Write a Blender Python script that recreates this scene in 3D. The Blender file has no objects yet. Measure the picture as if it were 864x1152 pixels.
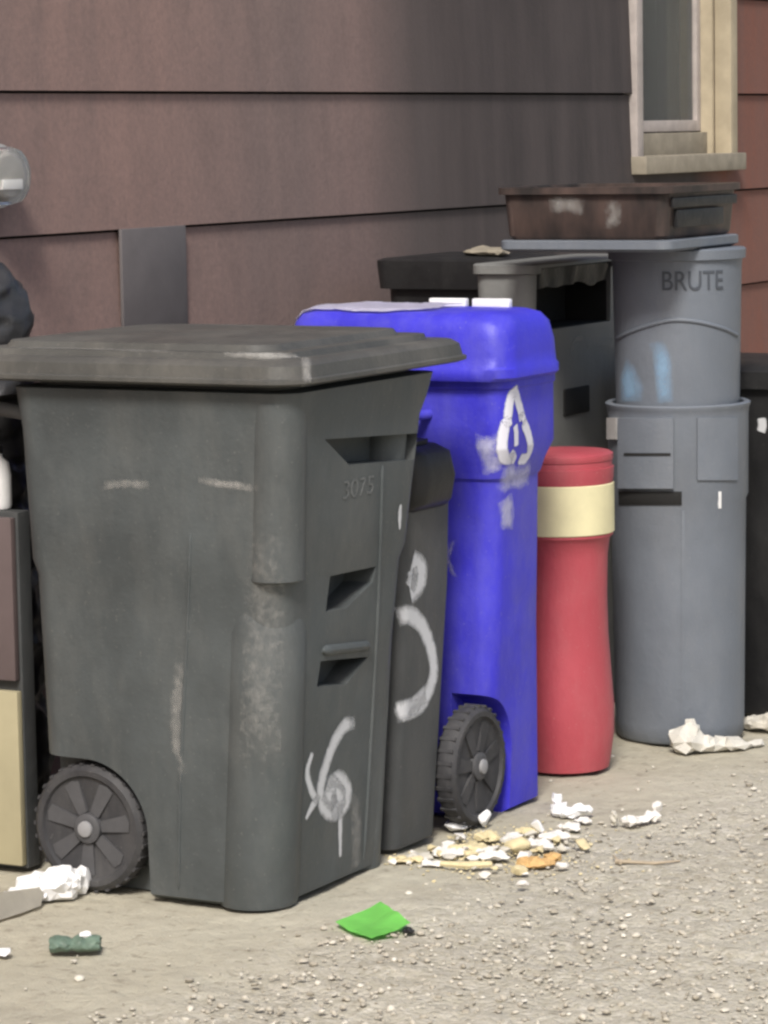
import bpy, bmesh, math, random
from mathutils import Vector, Matrix, noise
from mathutils.bvhtree import BVHTree
random.seed(7)
scene = bpy.context.scene
COL = scene.collection

# ------------------------------------------------------------------ camera
TH = math.radians(28.5); F = 3600.0; H = 1.65; ROLL = math.radians(1.0)
PITCH = math.atan((576 - 146) / F)
fw = Vector((math.cos(TH)*math.cos(PITCH), math.sin(TH)*math.cos(PITCH), -math.sin(PITCH)))
r0 = Vector((math.sin(TH), -math.cos(TH), 0))
u0 = Vector((math.cos(TH)*math.sin(PITCH), math.sin(TH)*math.sin(PITCH), math.cos(PITCH)))
RI = r0*math.cos(ROLL) - u0*math.sin(ROLL)
UP = r0*math.sin(ROLL) + u0*math.cos(ROLL)
EYE = Vector((0, 0, H))
cam = bpy.data.cameras.new('camera'); camo = bpy.data.objects.new('camera', cam); COL.objects.link(camo)
M = Matrix((RI, UP, -fw)).transposed().to_4x4(); M.translation = EYE
camo.matrix_world = M
cam.sensor_fit = 'VERTICAL'; cam.sensor_height = 24; cam.sensor_width = 24
cam.lens = 24*F/1152; cam.clip_end = 500; cam.clip_start = 0.1
scene.camera = camo

def ray(px, py): return fw + RI*((px-432)/F) + UP*((576-py)/F)
def atz(px, py, z=0.0):
    d = ray(px, py); return EYE + d*((z-H)/d.z)
def aty(px, py, y):
    d = ray(px, py); return EYE + d*(y/d.y)
def atx(px, py, x):
    d = ray(px, py); return EYE + d*(x/d.x)

# ------------------------------------------------------------------ materials
def mat(name):
    m = bpy.data.materials.new(name); m.use_nodes = True
    nt = m.node_tree; return m, nt, nt.nodes['Principled BSDF']
def N(nt, kind, **kw):
    n = nt.nodes.new(kind)
    for k, v in kw.items():
        if k in n.inputs: n.inputs[k].default_value = v
        else: setattr(n, k, v)
    return n
def coords(nt, scale=(1, 1, 1)):
    tc = N(nt, 'ShaderNodeTexCoord'); mp = N(nt, 'ShaderNodeMapping'); mp.inputs['Scale'].default_value = scale
    nt.links.new(tc.outputs['Object'], mp.inputs['Vector']); return mp.outputs['Vector']
def noise_fac(nt, vec, scale, detail=5, rough=.6, lo=.4, hi=.7):
    n = N(nt, 'ShaderNodeTexNoise'); n.inputs['Scale'].default_value = scale
    n.inputs['Detail'].default_value = detail; n.inputs['Roughness'].default_value = rough
    nt.links.new(vec, n.inputs['Vector'])
    r = N(nt, 'ShaderNodeMapRange'); r.inputs['From Min'].default_value = lo; r.inputs['From Max'].default_value = hi
    nt.links.new(n.outputs['Fac'], r.inputs['Value']); return r.outputs['Result']
def mixc(nt, fac, a, b, amt=1.0):
    m = N(nt, 'ShaderNodeMix', data_type='RGBA')
    if amt != 1.0:
        k = N(nt, 'ShaderNodeMath', operation='MULTIPLY'); nt.links.new(fac, k.inputs[0]); k.inputs[1].default_value = amt
        fac = k.outputs[0]
    nt.links.new(fac, m.inputs['Factor'])
    for s, v in (('A', a), ('B', b)):
        sock = [i for i in m.inputs if i.name == s and i.type == 'RGBA'][0]
        if isinstance(v, tuple): sock.default_value = (*v, 1)
        else: nt.links.new(v, sock)
    return [o for o in m.outputs if o.type == 'RGBA'][0]
def bump(nt, bsdf, fac, strength=.2, dist=.002, chain=None):
    b = N(nt, 'ShaderNodeBump'); b.inputs['Strength'].default_value = strength; b.inputs['Distance'].default_value = dist
    nt.links.new(fac, b.inputs['Height'])
    if chain: nt.links.new(chain, b.inputs['Normal'])
    nt.links.new(b.outputs['Normal'], bsdf.inputs['Normal']); return b.outputs['Normal']

def plastic(name, col, dust=(.2, .19, .17), dust_amt=.35, rough=.55, dark=.7, streak=True, spec=.35):
    m, nt, b = mat(name)
    v1 = coords(nt); v2 = coords(nt, (2.2, 2.2, .8))
    big = noise_fac(nt, v1, 3.5, 6, .65, .38, .72)
    fine = noise_fac(nt, v1, 55, 4, .7, .35, .75)
    st = noise_fac(nt, v2, 2.4, 7, .72, .45, .85)
    c = mixc(nt, big, tuple(x*dark for x in col), col)
    c = mixc(nt, st, c, dust, dust_amt)
    speck = noise_fac(nt, v1, 120, 2, .5, .66, .76)
    c = mixc(nt, speck, c, dust, dust_amt*.8)
    nt.links.new(c, b.inputs['Base Color'])
    rr = N(nt, 'ShaderNodeMapRange'); rr.inputs['To Min'].default_value = rough-.1; rr.inputs['To Max'].default_value = rough+.15
    nt.links.new(big, rr.inputs['Value']); nt.links.new(rr.outputs['Result'], b.inputs['Roughness'])
    b.inputs['Specular IOR Level'].default_value = spec
    n1 = bump(nt, b, fine, .25, .0012)
    n2 = bump(nt, b, big, .35, .006, n1)
    return m

def flatm(name, col, rough=.6, var=.8, scale=20, spec=.3, bstr=.15):
    m, nt, b = mat(name)
    f = noise_fac(nt, coords(nt), scale, 5, .6, .35, .7)
    c = mixc(nt, f, tuple(x*var for x in col), col); nt.links.new(c, b.inputs['Base Color'])
    b.inputs['Roughness'].default_value = rough; b.inputs['Specular IOR Level'].default_value = spec
    if bstr: bump(nt, b, f, bstr, .003)
    return m

def spray(name, col, strength=1.0, nscale=60, gain=1.7, amp=.9):
    """sprayed or chalky paint: covers fully along its middle and breaks up towards the edge"""
    m, nt, b = mat(name)
    b.inputs['Base Color'].default_value = (*col, 1); b.inputs['Roughness'].default_value = .7
    at = N(nt, 'ShaderNodeAttribute', attribute_name='cov')
    n = noise_fac(nt, coords(nt), nscale, 4, .7, .25, .75)
    a = N(nt, 'ShaderNodeMath', operation='MULTIPLY_ADD'); a.inputs[1].default_value = amp; a.inputs[2].default_value = -amp*.55
    nt.links.new(n, a.inputs[0])
    s = N(nt, 'ShaderNodeMath', operation='MULTIPLY_ADD'); nt.links.new(at.outputs['Fac'], s.inputs[0]); s.inputs[1].default_value = gain
    nt.links.new(a.outputs[0], s.inputs[2])
    cl = N(nt, 'ShaderNodeClamp'); nt.links.new(s.outputs[0], cl.inputs[0]); k = N(nt, 'ShaderNodeMath', operation='MULTIPLY', use_clamp=True); nt.links.new(cl.outputs[0], k.inputs[0]); k.inputs[1].default_value = strength
    nt.links.new(k.outputs[0], b.inputs['Alpha'])
    return m

MAT = {}
MAT['cart'] = plastic('charcoal_plastic', (.085, .096, .099), (.175, .175, .165), .45, .55)
MAT['lid'] = plastic('charcoal_lid_plastic', (.088, .088, .083), (.21, .195, .17), .5, .55)
MAT['cart_dark'] = plastic('dark_plastic', (.070, .074, .076), (.18, .17, .16), .35, .55)
MAT['black'] = plastic('black_plastic', (.018, .018, .019), (.07, .068, .065), .35, .45)
MAT['bag_black'] = plastic('clean_black_plastic', (.014, .014, .015), (.03, .03, .03), .3, .5)
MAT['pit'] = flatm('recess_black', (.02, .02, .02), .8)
MAT['blue'] = plastic('blue_plastic', (.055, .048, .64), (.24, .23, .42), .38, .5, .72)
MAT['red'] = plastic('red_plastic', (.44, .075, .095), (.46, .22, .22), .35, .45, .85)
MAT['brute'] = plastic('slate_grey_plastic', (.155, .175, .205), (.26, .26, .26), .3, .5, .85)
MAT['grey'] = plastic('grey_plastic', (.20, .205, .20), (.26, .255, .24), .35, .55)
MAT['tyre'] = plastic('wheel_rubber', (.050, .050, .054), (.20, .19, .18), .4, .7)
MAT['hub'] = flatm('hub_grey', (.30, .30, .31), .5)
MAT['spoke'] = flatm('spoke_grey', (.085, .085, .09), .6)
MAT['paint'] = spray('white_spray_paint', (.60, .61, .63), .92, 45, 1.25, .6)
MAT['chalk_and_glint'] = spray('grey_scuff_glint', (.42, .41, .39), .5, 50, .9, .9)
MAT['scuff'] = spray('white_scuff', (.62, .62, .78), .62, 30, .95, .9)
MAT['paleblue'] = spray('pale_blue_smear', (.28, .46, .66), .6, 16, .9, .7)
MAT['logo'] = spray('white_print', (.74, .74, .82), .95, 60, 1.8, .6)
MAT['emboss'] = flatm('embossed_lettering', (.075, .084, .10), .6, bstr=0)
MAT['ghost'] = flatm('faint_number', (.18, .19, .19), .6, .5, 60, bstr=0)
MAT['cream'] = flatm('cream_window_paint', (.46, .395, .285), .6, .75, 9)
MAT['pinkwhite'] = flatm('off_white_sash_paint', (.47, .42, .395), .6, .75, 14)
MAT['taupe'] = flatm('weathered_sill_paint', (.31, .275, .215), .65, .75, 18)
MAT['yellow'] = flatm('pale_yellow_label', (.74, .68, .42), .6, .82, 8)
MAT['beige'] = flatm('beige_board', (.40, .36, .235), .6, .85, 6)
MAT['brownpanel'] = flatm('purple_brown_panel', (.13, .10, .10), .5, .8, 6)
MAT['bag'] = flatm('black_bag_film', (.035, .035, .037), .35, .7, 25, .5, .4)
MAT['white'] = flatm('white_plastic_film', (.82, .82, .82), .5, .9, 30)
MAT['paper'] = flatm('white_paper', (.78, .75, .70), .8, .85, 30)
MAT['dirtywhite'] = flatm('soiled_white_film', (.62, .60, .54), .6, .8, 30)
MAT['kraft'] = flatm('pale_card', (.56, .53, .46), .8, .85, 20)
MAT['food'] = flatm('pale_food_waste', (.72, .62, .38), .8, .75, 60)
MAT['food2'] = flatm('orange_food_waste', (.66, .42, .18), .8, .7, 60)
MAT['green'] = flatm('bright_green_card', (.30, .80, .19), .45, .85, 12, .4, .1)
MAT['greentin'] = flatm('dull_green_tin', (.17, .245, .19), .5, .55, 24)
MAT['lavender'] = flatm('lavender_reflection', (.78, .76, .88), .4, .85, 30, .4, .5)
MAT['twig'] = flatm('twig_wood', (.42, .35, .26), .8)
MAT['patch'] = flatm('grey_cover_plate', (.14, .128, .13), .6, .85, 12)
MAT['metergrey'] = flatm('meter_grey', (.42, .41, .40), .5)
MAT['meterdark'] = flatm('meter_face', (.30, .29, .27), .5)
MAT['curtain'] = flatm('grey_curtain', (.085, .092, .088), .9, .7, 8)

# glass
m, nt, b = mat('window_glass'); b.inputs['Base Color'].default_value = (.46, .47, .46, 1); b.inputs['Roughness'].default_value = .05
b.inputs['Transmission Weight'].default_value = .85; b.inputs['IOR'].default_value = 1.1; MAT['glass'] = m
m, nt, b = mat('meter_glass'); b.inputs['Base Color'].default_value = (.9, .9, .88, 1); b.inputs['Roughness'].default_value = .08
b.inputs['Transmission Weight'].default_value = .9; b.inputs['IOR'].default_value = 1.2; MAT['dome'] = m
# smoky tub
m, nt, b = mat('smoky_brown_plastic')
f = noise_fac(nt, coords(nt, (1, 1, .4)), 9, 4, .6, .4, .7)
c = mixc(nt, f, (.045, .040, .039), (.135, .095, .083)); nt.links.new(c, b.inputs['Base Color'])
b.inputs['Roughness'].default_value = .3; b.inputs['Transmission Weight'].default_value = .25; b.inputs['IOR'].default_value = 1.2
MAT['smoky'] = m

# siding : painted boards, falloff from lit to shaded put into their colour, one stretch repainted red
m, nt, b = mat('siding_paint')
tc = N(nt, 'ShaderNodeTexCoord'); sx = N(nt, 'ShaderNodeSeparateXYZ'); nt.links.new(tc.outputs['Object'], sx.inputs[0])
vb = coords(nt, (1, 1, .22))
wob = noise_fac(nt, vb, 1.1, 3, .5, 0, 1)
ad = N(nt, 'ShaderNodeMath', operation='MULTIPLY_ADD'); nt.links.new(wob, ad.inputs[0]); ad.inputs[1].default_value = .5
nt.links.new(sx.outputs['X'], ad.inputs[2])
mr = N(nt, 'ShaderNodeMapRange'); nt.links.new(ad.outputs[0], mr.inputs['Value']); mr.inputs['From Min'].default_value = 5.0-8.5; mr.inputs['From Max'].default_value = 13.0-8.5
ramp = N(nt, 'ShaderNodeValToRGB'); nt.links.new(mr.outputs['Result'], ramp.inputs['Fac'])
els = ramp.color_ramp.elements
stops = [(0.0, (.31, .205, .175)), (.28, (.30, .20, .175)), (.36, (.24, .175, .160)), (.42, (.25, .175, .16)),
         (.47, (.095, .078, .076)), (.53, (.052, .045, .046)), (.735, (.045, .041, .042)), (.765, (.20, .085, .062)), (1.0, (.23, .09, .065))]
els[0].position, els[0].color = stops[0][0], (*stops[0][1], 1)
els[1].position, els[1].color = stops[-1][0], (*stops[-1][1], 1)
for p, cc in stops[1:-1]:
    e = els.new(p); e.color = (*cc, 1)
vst = coords(nt, (5, 5, .5)); stf = noise_fac(nt, vst, 1.6, 4, .6, .35, .7)
c = mixc(nt, stf, ramp.outputs['Color'], (.15, .125, .122), .3)
grit = noise_fac(nt, coords(nt), 70, 4, .7, .3, .75)
c = mixc(nt, grit, c, (.07, .058, .056), .32)
blo = noise_fac(nt, coords(nt, (1, 1, .5)), 9, 6, .7, .45, .75); c = mixc(nt, blo, c, (.10, .082, .078), .28)
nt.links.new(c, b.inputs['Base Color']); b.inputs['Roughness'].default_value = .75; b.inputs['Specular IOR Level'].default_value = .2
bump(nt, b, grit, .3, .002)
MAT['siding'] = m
MAT['siding_back'] = flatm('wall_gap', (.03, .025, .025), .9)

# ground
m, nt, b = mat('dirt_and_gravel')
v = coords(nt)
big = noise_fac(nt, v, 1.6, 6, .6, .35, .7); med = noise_fac(nt, v, 14, 6, .65, .35, .7); fin = noise_fac(nt, v, 95, 4, .7, .35, .72)
c = mixc(nt, big, (.42, .39, .305), (.50, .475, .385))
c = mixc(nt, med, c, (.34, .31, .25), .5)
vo = N(nt, 'ShaderNodeTexVoronoi'); vo.inputs['Scale'].default_value = 75; nt.links.new(v, vo.inputs['Vector'])
at = N(nt, 'ShaderNodeAttribute', attribute_name='gravelly')
mul = N(nt, 'ShaderNodeMath', operation='MULTIPLY'); nt.links.new(at.outputs['Fac'], mul.inputs[0])
hsv = N(nt, 'ShaderNodeSeparateColor'); nt.links.new(vo.outputs['Color'], hsv.inputs[0]); nt.links.new(hsv.outputs[0], mul.inputs[1])
c = mixc(nt, mul.outputs[0], c, (.57, .54, .475), .55)
mul2 = N(nt, 'ShaderNodeMath', operation='MULTIPLY'); nt.links.new(at.outputs['Fac'], mul2.inputs[0]); nt.links.new(fin, mul2.inputs[1])
c = mixc(nt, mul2.outputs[0], c, (.25, .225, .185), .28)
stn = noise_fac(nt, v, 4.2, 7, .7, .54, .74); c = mixc(nt, stn, c, (.27, .235, .18), .5)
lite = noise_fac(nt, v, 34, 4, .65, .56, .70); lm = N(nt, 'ShaderNodeMath', operation='MULTIPLY'); nt.links.new(lite, lm.inputs[0]); nt.links.new(at.outputs['Fac'], lm.inputs[1]); c = mixc(nt, lm.outputs[0], c, (.62, .59, .52), .7)
blot = noise_fac(nt, v, 26, 3, .6, .58, .70); c = mixc(nt, blot, c, (.215, .19, .145), .55)
nt.links.new(c, b.inputs['Base Color']); b.inputs['Roughness'].default_value = .95; b.inputs['Specular IOR Level'].default_value = .15
n1 = bump(nt, b, med, .4, .012); n2 = bump(nt, b, fin, .5, .004, n1)
b3 = N(nt, 'ShaderNodeBump'); b3.inputs['Distance'].default_value = .0035; nt.links.new(at.outputs['Fac'], b3.inputs['Strength'])
iv = N(nt, 'ShaderNodeMath', operation='SUBTRACT'); iv.inputs[0].default_value = 1; nt.links.new(vo.outputs['Distance'], iv.inputs[1])
nt.links.new(iv.outputs[0], b3.inputs['Height']); nt.links.new(n2, b3.inputs['Normal']); nt.links.new(b3.outputs['Normal'], b.inputs['Normal'])
MAT['ground'] = m
m, nt, b = mat('gravel_stone')
at = N(nt, 'ShaderNodeAttribute', attribute_name='tone'); r = N(nt, 'ShaderNodeValToRGB'); nt.links.new(at.outputs['Fac'], r.inputs['Fac'])
r.color_ramp.elements[0].color = (.32, .29, .235, 1); r.color_ramp.elements[1].color = (.66, .63, .55, 1)
e = r.color_ramp.elements.new(.6); e.color = (.46, .425, .355, 1)
nt.links.new(r.outputs['Color'], b.inputs['Base Color']); b.inputs['Roughness'].default_value = .9
MAT['stone'] = m

# ------------------------------------------------------------------ mesh helpers
def new_bm(): return bmesh.new()
def finish(name, bm, mt, parent=None, root=None, smooth=35):
    """link a bmesh given in world coordinates as one object whose origin is its thing's base"""
    bmesh.ops.recalc_face_normals(bm, faces=bm.faces)
    me = bpy.data.meshes.new(name)
    loc = root.location if root is not None else Vector((0, 0, 0))
    bm.transform(Matrix.Translation(-loc)); bm.to_mesh(me); bm.free()
    if smooth:
        me.shade_smooth(); me.set_sharp_from_angle(angle=math.radians(smooth))
    if mt: me.materials.append(mt)
    o = bpy.data.objects.new(name, me); COL.objects.link(o)
    if parent is not None: o.parent = parent
    return o
def thing(name, label, cat, loc, group=None):
    o = bpy.data.objects.new(name, None); COL.objects.link(o); o.location = loc
    o.empty_display_size = .1
    o['label'] = label; o['category'] = cat
    if group: o['group'] = group
    return o
def single(name, bm, mt, label, cat, loc, group=None, smooth=35):
    class L: location = Vector(loc)
    o = finish(name, bm, mt, None, L, smooth); o.location = loc
    o['label'] = label; o['category'] = cat
    if group: o['group'] = group
    return o
def box(bm, x0, x1, y0, y1, z0, z1, bev=0.0, seg=2):
    r = bmesh.ops.create_cube(bm, size=1)
    vs = r['verts']
    bmesh.ops.scale(bm, verts=vs, vec=(x1-x0, y1-y0, z1-z0)); bmesh.ops.translate(bm, verts=vs, vec=((x0+x1)/2, (y0+y1)/2, (z0+z1)/2))
    if bev:
        es = list({e for v in vs for e in v.link_edges})
        bmesh.ops.bevel(bm, geom=es, offset=bev, segments=seg, profile=.6, affect='EDGES', clamp_overlap=True)
def ring_rr(x0, x1, y0, y1, r, z, n=7):
    pts = []
    for cx, cy, a0 in ((x1-r, y1-r, 0), (x0+r, y1-r, 90), (x0+r, y0+r, 180), (x1-r, y0+r, 270)):
        for i in range(n+1):
            a = math.radians(a0 + 90*i/n); pts.append(Vector((cx+r*math.cos(a), cy+r*math.sin(a), z)))
    return pts
def loft(bm, rings, cap=(True, True)):
    vr = [[bm.verts.new(p) for p in ring] for ring in rings]
    n = len(vr[0])
    for a, c in zip(vr, vr[1:]):
        for i in range(n): bm.faces.new((a[i], a[(i+1) % n], c[(i+1) % n], c[i]))
    if cap[0]: bm.faces.new(list(reversed(vr[0])))
    if cap[1]: bm.faces.new(vr[-1])
def densify(secs, step=.06):
    """insert interpolated sections so that shading and bump stay even"""
    out = [secs[0]]
    for a, c in zip(secs, secs[1:]):
        k = max(1, int((c[0]-a[0])/step))
        for i in range(1, k+1): out.append(tuple(u+(v-u)*i/k for u, v in zip(a, c)))
    return out
def rr_body(bm, secs, cap=(True, True), n=7, step=.08):
    loft(bm, [ring_rr(s[1], s[2], s[3], s[4], s[5], s[0], n) for s in densify(secs, step)], cap)
def lathe(bm, cx, cy, prof, n=64, sx=1, cap=(True, True)):
    loft(bm, [[Vector((cx+r*math.cos(2*math.pi*i/n), cy+r*math.sin(2*math.pi*i/n), z)) for i in range(n)] for r, z in prof], cap)
def tube(bm, pts, r, n=10, caps=True):
    pts = [Vector(p) for p in pts]; rings = []
    rr = r if isinstance(r, (list, tuple)) else [r]*len(pts)
    for i, p in enumerate(pts):
        t = (pts[min(i+1, len(pts)-1)] - pts[max(i-1, 0)]).normalized()
        a = t.cross(Vector((0, 0, 1)) if abs(t.z) < .9 else Vector((1, 0, 0))).normalized(); c = t.cross(a)
        rings.append([p + (a*math.cos(2*math.pi*k/n) + c*math.sin(2*math.pi*k/n))*rr[i] for k in range(n)])
    loft(bm, rings, (caps, caps))
def prism(bm, pts, d):
    """closed polygon pts extruded by vector d"""
    a = [bm.verts.new(p) for p in pts]; c = [bm.verts.new(Vector(p)+d) for p in pts]
    n = len(a)
    bm.faces.new(a); bm.faces.new(list(reversed(c)))
    for i in range(n): bm.faces.new((a[i], c[i], c[(i+1) % n], a[(i+1) % n]))
def boolean(bm, cutters):
    def tmp(b_, nm):
        bmesh.ops.recalc_face_normals(b_, faces=b_.faces)
        me = bpy.data.meshes.new(nm); b_.to_mesh(me); b_.free(); o = bpy.data.objects.new(nm, me); COL.objects.link(o); return o
    base = tmp(bm, 'tmp'); cs = [tmp(c, 'tmpc') for c in cutters]
    for c in cs:
        md = base.modifiers.new('b', 'BOOLEAN'); md.operation = 'DIFFERENCE'; md.object = c; md.solver = 'EXACT'
    dg = bpy.context.evaluated_depsgraph_get(); dg.update()
    me = bpy.data.meshes.new_from_object(base.evaluated_get(dg))
    out = bmesh.new(); out.from_mesh(me)
    for o in [base]+cs:
        mm = o.data; bpy.data.objects.remove(o); bpy.data.meshes.remove(mm)
    bpy.data.meshes.remove(me)
    return out
def bvh_of(bm):
    bmesh.ops.recalc_face_normals(bm, faces=bm.faces); bm.normal_update(); return BVHTree.FromBMesh(bm)
def smooth_path(pts, n=14):
    """Catmull-Rom through 2-D points"""
    P = [Vector((p[0], p[1], p[2] if len(p) > 2 else 1)) for p in pts]; out = []
    for i in range(len(P)-1):
        a, b_, c, d = P[max(i-1, 0)], P[i], P[i+1], P[min(i+2, len(P)-1)]
        for k in range(n):
            t = k/n
            out.append(.5*((2*b_) + (c-a)*t + (2*a-5*b_+4*c-d)*t*t + (3*b_-a-3*c+d)*t*t*t))
    out.append(P[-1]); return out
def ribbon(bm, cov, bvh, pts, width, off=.0018, n=10, across=8, soft=1.0, fade=12):
    """paint stroke lying on a surface, along a path seen on it"""
    path = smooth_path(pts, n); S = []
    for p in path:
        h = bvh.ray_cast(EYE, ray(p.x, p.y).normalized())
        if h[0] is not None: S.append((h[0], h[1] if h[1].dot(ray(p.x, p.y)) < 0 else -h[1], p.z))
    if len(S) < 2: return
    rows = []
    for i, (q, nr, w) in enumerate(S):
        t = (S[min(i+1, len(S)-1)][0] - S[max(i-1, 0)][0]).normalized(); s = nr.cross(t).normalized()
        row = []
        t_ = i/(len(S)-1); ef = min(1, .1 + fade*min(t_, 1-t_))
        for k in range(across+1):
            u = 2*k/across - 1
            g = q + s*u*width*w*.5
            nn = bvh.find_nearest(g, .05)
            if nn[0] is not None:
                no = nn[1] if nn[1].dot(nr) > 0 else -nn[1]; g = nn[0] + no*off
            else: g = g + nr*off
            vv = bm.verts.new(g); vv[cov] = max(0, (1-abs(u)**2))*soft*ef; row.append(vv)
        rows.append(row)
    for a, c in zip(rows, rows[1:]):
        for k in range(across): bm.faces.new((a[k], a[k+1], c[k+1], c[k]))
def paint(name, bvh, strokes, mt, parent, root, soft=1.0, label=None):
    bm = new_bm(); cov = bm.verts.layers.float.new('cov')
    for pts, w in strokes: ribbon(bm, cov, bvh, pts, w, soft=soft, fade=3.2 if mt in (MAT['chalk_and_glint'], MAT['scuff'], MAT['paleblue']) else 12)
    if not bm.verts: bm.free(); return
    o = finish(name, bm, mt, parent, root, 60)
    if label: o['label'] = label
    return o
def text_mesh(s, size, depth=.0015):
    cu = bpy.data.curves.new('t', 'FONT'); cu.body = s; cu.size = size; cu.extrude = depth; cu.align_x = 'CENTER'
    o = bpy.data.objects.new('t', cu); COL.objects.link(o)
    dg = bpy.context.evaluated_depsgraph_get(); dg.update()
    me = bpy.data.meshes.new_from_object(o.evaluated_get(dg)); bm = bmesh.new(); bm.from_mesh(me)
    bpy.data.objects.remove(o); bpy.data.curves.remove(cu); bpy.data.meshes.remove(me); return bm
def lobes(name, parts, vox, mt, label, cat, crump=.012, freq=28, group=None, flat=False, smooth=50, seed=0):
    """soft crumpled thing: overlapping lobes fused into one skin, then creased; parts = (centre, (rx, ry, rz), yaw)"""
    bm = new_bm()
    for c, rad, yaw in parts:
        r = bmesh.ops.create_icosphere(bm, subdivisions=3, radius=1)
        mtx = Matrix.Translation(c) @ Matrix.Rotation(yaw, 4, 'Z') @ Matrix.Diagonal((*rad, 1))
        bmesh.ops.transform(bm, matrix=mtx, verts=r['verts'])
    me = bpy.data.meshes.new('t'); bm.to_mesh(me); bm.free(); o = bpy.data.objects.new('t', me); COL.objects.link(o)
    md = o.modifiers.new('r', 'REMESH'); md.mode = 'VOXEL'; md.voxel_size = vox
    dg = bpy.context.evaluated_depsgraph_get(); dg.update()
    m2 = bpy.data.meshes.new_from_object(o.evaluated_get(dg)); bm = bmesh.new(); bm.from_mesh(m2)
    bpy.data.objects.remove(o); bpy.data.meshes.remove(me); bpy.data.meshes.remove(m2)
    bm.normal_update()
    sd = Vector((seed*3.1, seed*1.7, 0))
    nv = [(v, v.co + v.normal*(crump*(1-2*abs(noise.noise(v.co*freq+sd))) + crump*.8*noise.noise(v.co*freq*.4+sd) + crump*.35*(1-2*abs(noise.noise(v.co*freq*2.6+sd))))) for v in bm.verts]
    zmin = min(c.z-rad[2] for c, rad, y in parts)
    for v, p in nv:
        if p.z < zmin+.001: p.z = zmin+.001
        v.co = p
    base = parts[0][0].copy(); base.z = max(0, zmin)
    return single(name, bm, mt, label, cat, base, group, smooth)
FXY = Vector((math.cos(TH), math.sin(TH), 0)); RXY = Vector((math.sin(TH), -math.cos(TH), 0))
def ridge(p, sd):
    """sharp folds: distance between the two nearest cells of a jittered lattice"""
    d, _ = noise.voronoi(p + Vector((sd*7.3, sd*3.9, sd*1.1)))
    return min(1.0, (d[1]-d[0])*1.6)
def wad(name, parts, vox, mt, label, cat, crease=.012, freq=24, seed=0, group=None, sharp=18, faces=0):
    """crumpled film or paper: overlapping lobes fused into one skin and folded along sharp creases; parts = (px, py, lift, across, deep, high, spin)"""
    bm = new_bm(); base = None
    for px, py, lift, ra, rd, rh, spin in parts:
        c = atz(px, py); c.z = lift + rh*.75
        if base is None: base = Vector((c.x, c.y, 0))
        r = bmesh.ops.create_icosphere(bm, subdivisions=3, radius=1)
        bmesh.ops.transform(bm, matrix=Matrix.Translation(c) @ Matrix.Rotation(TH-math.pi/2+spin, 4, 'Z') @ Matrix.Diagonal((ra, rd, rh, 1)), verts=r['verts'])
    me = bpy.data.meshes.new('t'); bm.to_mesh(me); bm.free(); o = bpy.data.objects.new('t', me); COL.objects.link(o)
    md = o.modifiers.new('r', 'REMESH'); md.mode = 'VOXEL'; md.voxel_size = vox
    dg = bpy.context.evaluated_depsgraph_get(); dg.update()
    m2 = bpy.data.meshes.new_from_object(o.evaluated_get(dg)); bm = bmesh.new(); bm.from_mesh(m2)
    bpy.data.objects.remove(o); bpy.data.meshes.remove(me); bpy.data.meshes.remove(m2)
    bm.normal_update(); sd = Vector((seed*3.1, seed*1.7, seed*.7)); new = []
    for v in bm.verts:
        w = Vector((noise.noise(v.co*freq*.6+sd), noise.noise(v.co*freq*.6+sd+Vector((9, 3, 1))), noise.noise(v.co*freq*.6+sd+Vector((2, 8, 5)))))*.35/freq
        p = v.co + w + sd
        f1, f2 = ridge(p*freq, 0), ridge(p*freq*2.4, 1)
        new.append(v.co + v.normal*(crease*(f1-.55) + crease*.45*(f2-.55) + crease*.8*noise.noise(v.co*freq*.45+sd)))
    for v, p in zip(bm.verts, new): p.z = max(.0012, p.z); v.co = p
    if faces:
        me = bpy.data.meshes.new('t'); bm.to_mesh(me); bm.free(); o = bpy.data.objects.new('t', me); COL.objects.link(o)
        md = o.modifiers.new('d', 'DECIMATE'); md.ratio = min(1, faces/max(1, 2*len(me.polygons)))
        dg = bpy.context.evaluated_depsgraph_get(); dg.update()
        m2 = bpy.data.meshes.new_from_object(o.evaluated_get(dg)); bm = bmesh.new(); bm.from_mesh(m2)
        bpy.data.objects.remove(o); bpy.data.meshes.remove(me); bpy.data.meshes.remove(m2)
        for v in bm.verts:
            n_ = noise.noise_vector(v.co*170+sd)*crease*.28; v.co += n_
            v.co.z = max(.0012, v.co.z)
    return single(name, bm, mt, label, cat, base, group, sharp)
def chunk_bm(bm, c, sx, sy, sz, npts=16, rot=0.0):
    t = bmesh.new()
    for i in range(npts):
        p = Vector((random.gauss(0, 1), random.gauss(0, 1), random.gauss(0, 1))).normalized()*random.uniform(.8, 1)
        t.verts.new(p)
    r = bmesh.ops.convex_hull(t, input=t.verts[:])
    bmesh.ops.delete(t, geom=[g for g in r['geom_interior'] if isinstance(g, bmesh.types.BMVert)], context='VERTS')
    m = Matrix.Translation(c) @ Matrix.Rotation(rot, 4, 'Z') @ Matrix.Diagonal((sx, sy, sz, 1))
    t.transform(m); me = bpy.data.meshes.new('t'); t.to_mesh(me); t.free(); bm.from_mesh(me); bpy.data.meshes.remove(me)
def chunk(name, px, py, wpx, hpx, mt, label, cat, group=None, deep=1.0, npts=16):
    c = atz(px, py); s_ = c.length/F; sz = hpx*s_/2
    bm = new_bm(); chunk_bm(bm, Vector((c.x, c.y, sz*.85)), wpx*s_/2, wpx*s_/2*deep, sz, npts, TH-math.pi/2+random.uniform(-.3, .3))
    bmesh.ops.bevel(bm, geom=bm.edges[:], offset=min(.0022, sz*.2), segments=1, affect='EDGES', clamp_overlap=True)
    return single(name, bm, mt, label, cat, (c.x, c.y, 0), group, 30)

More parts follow.
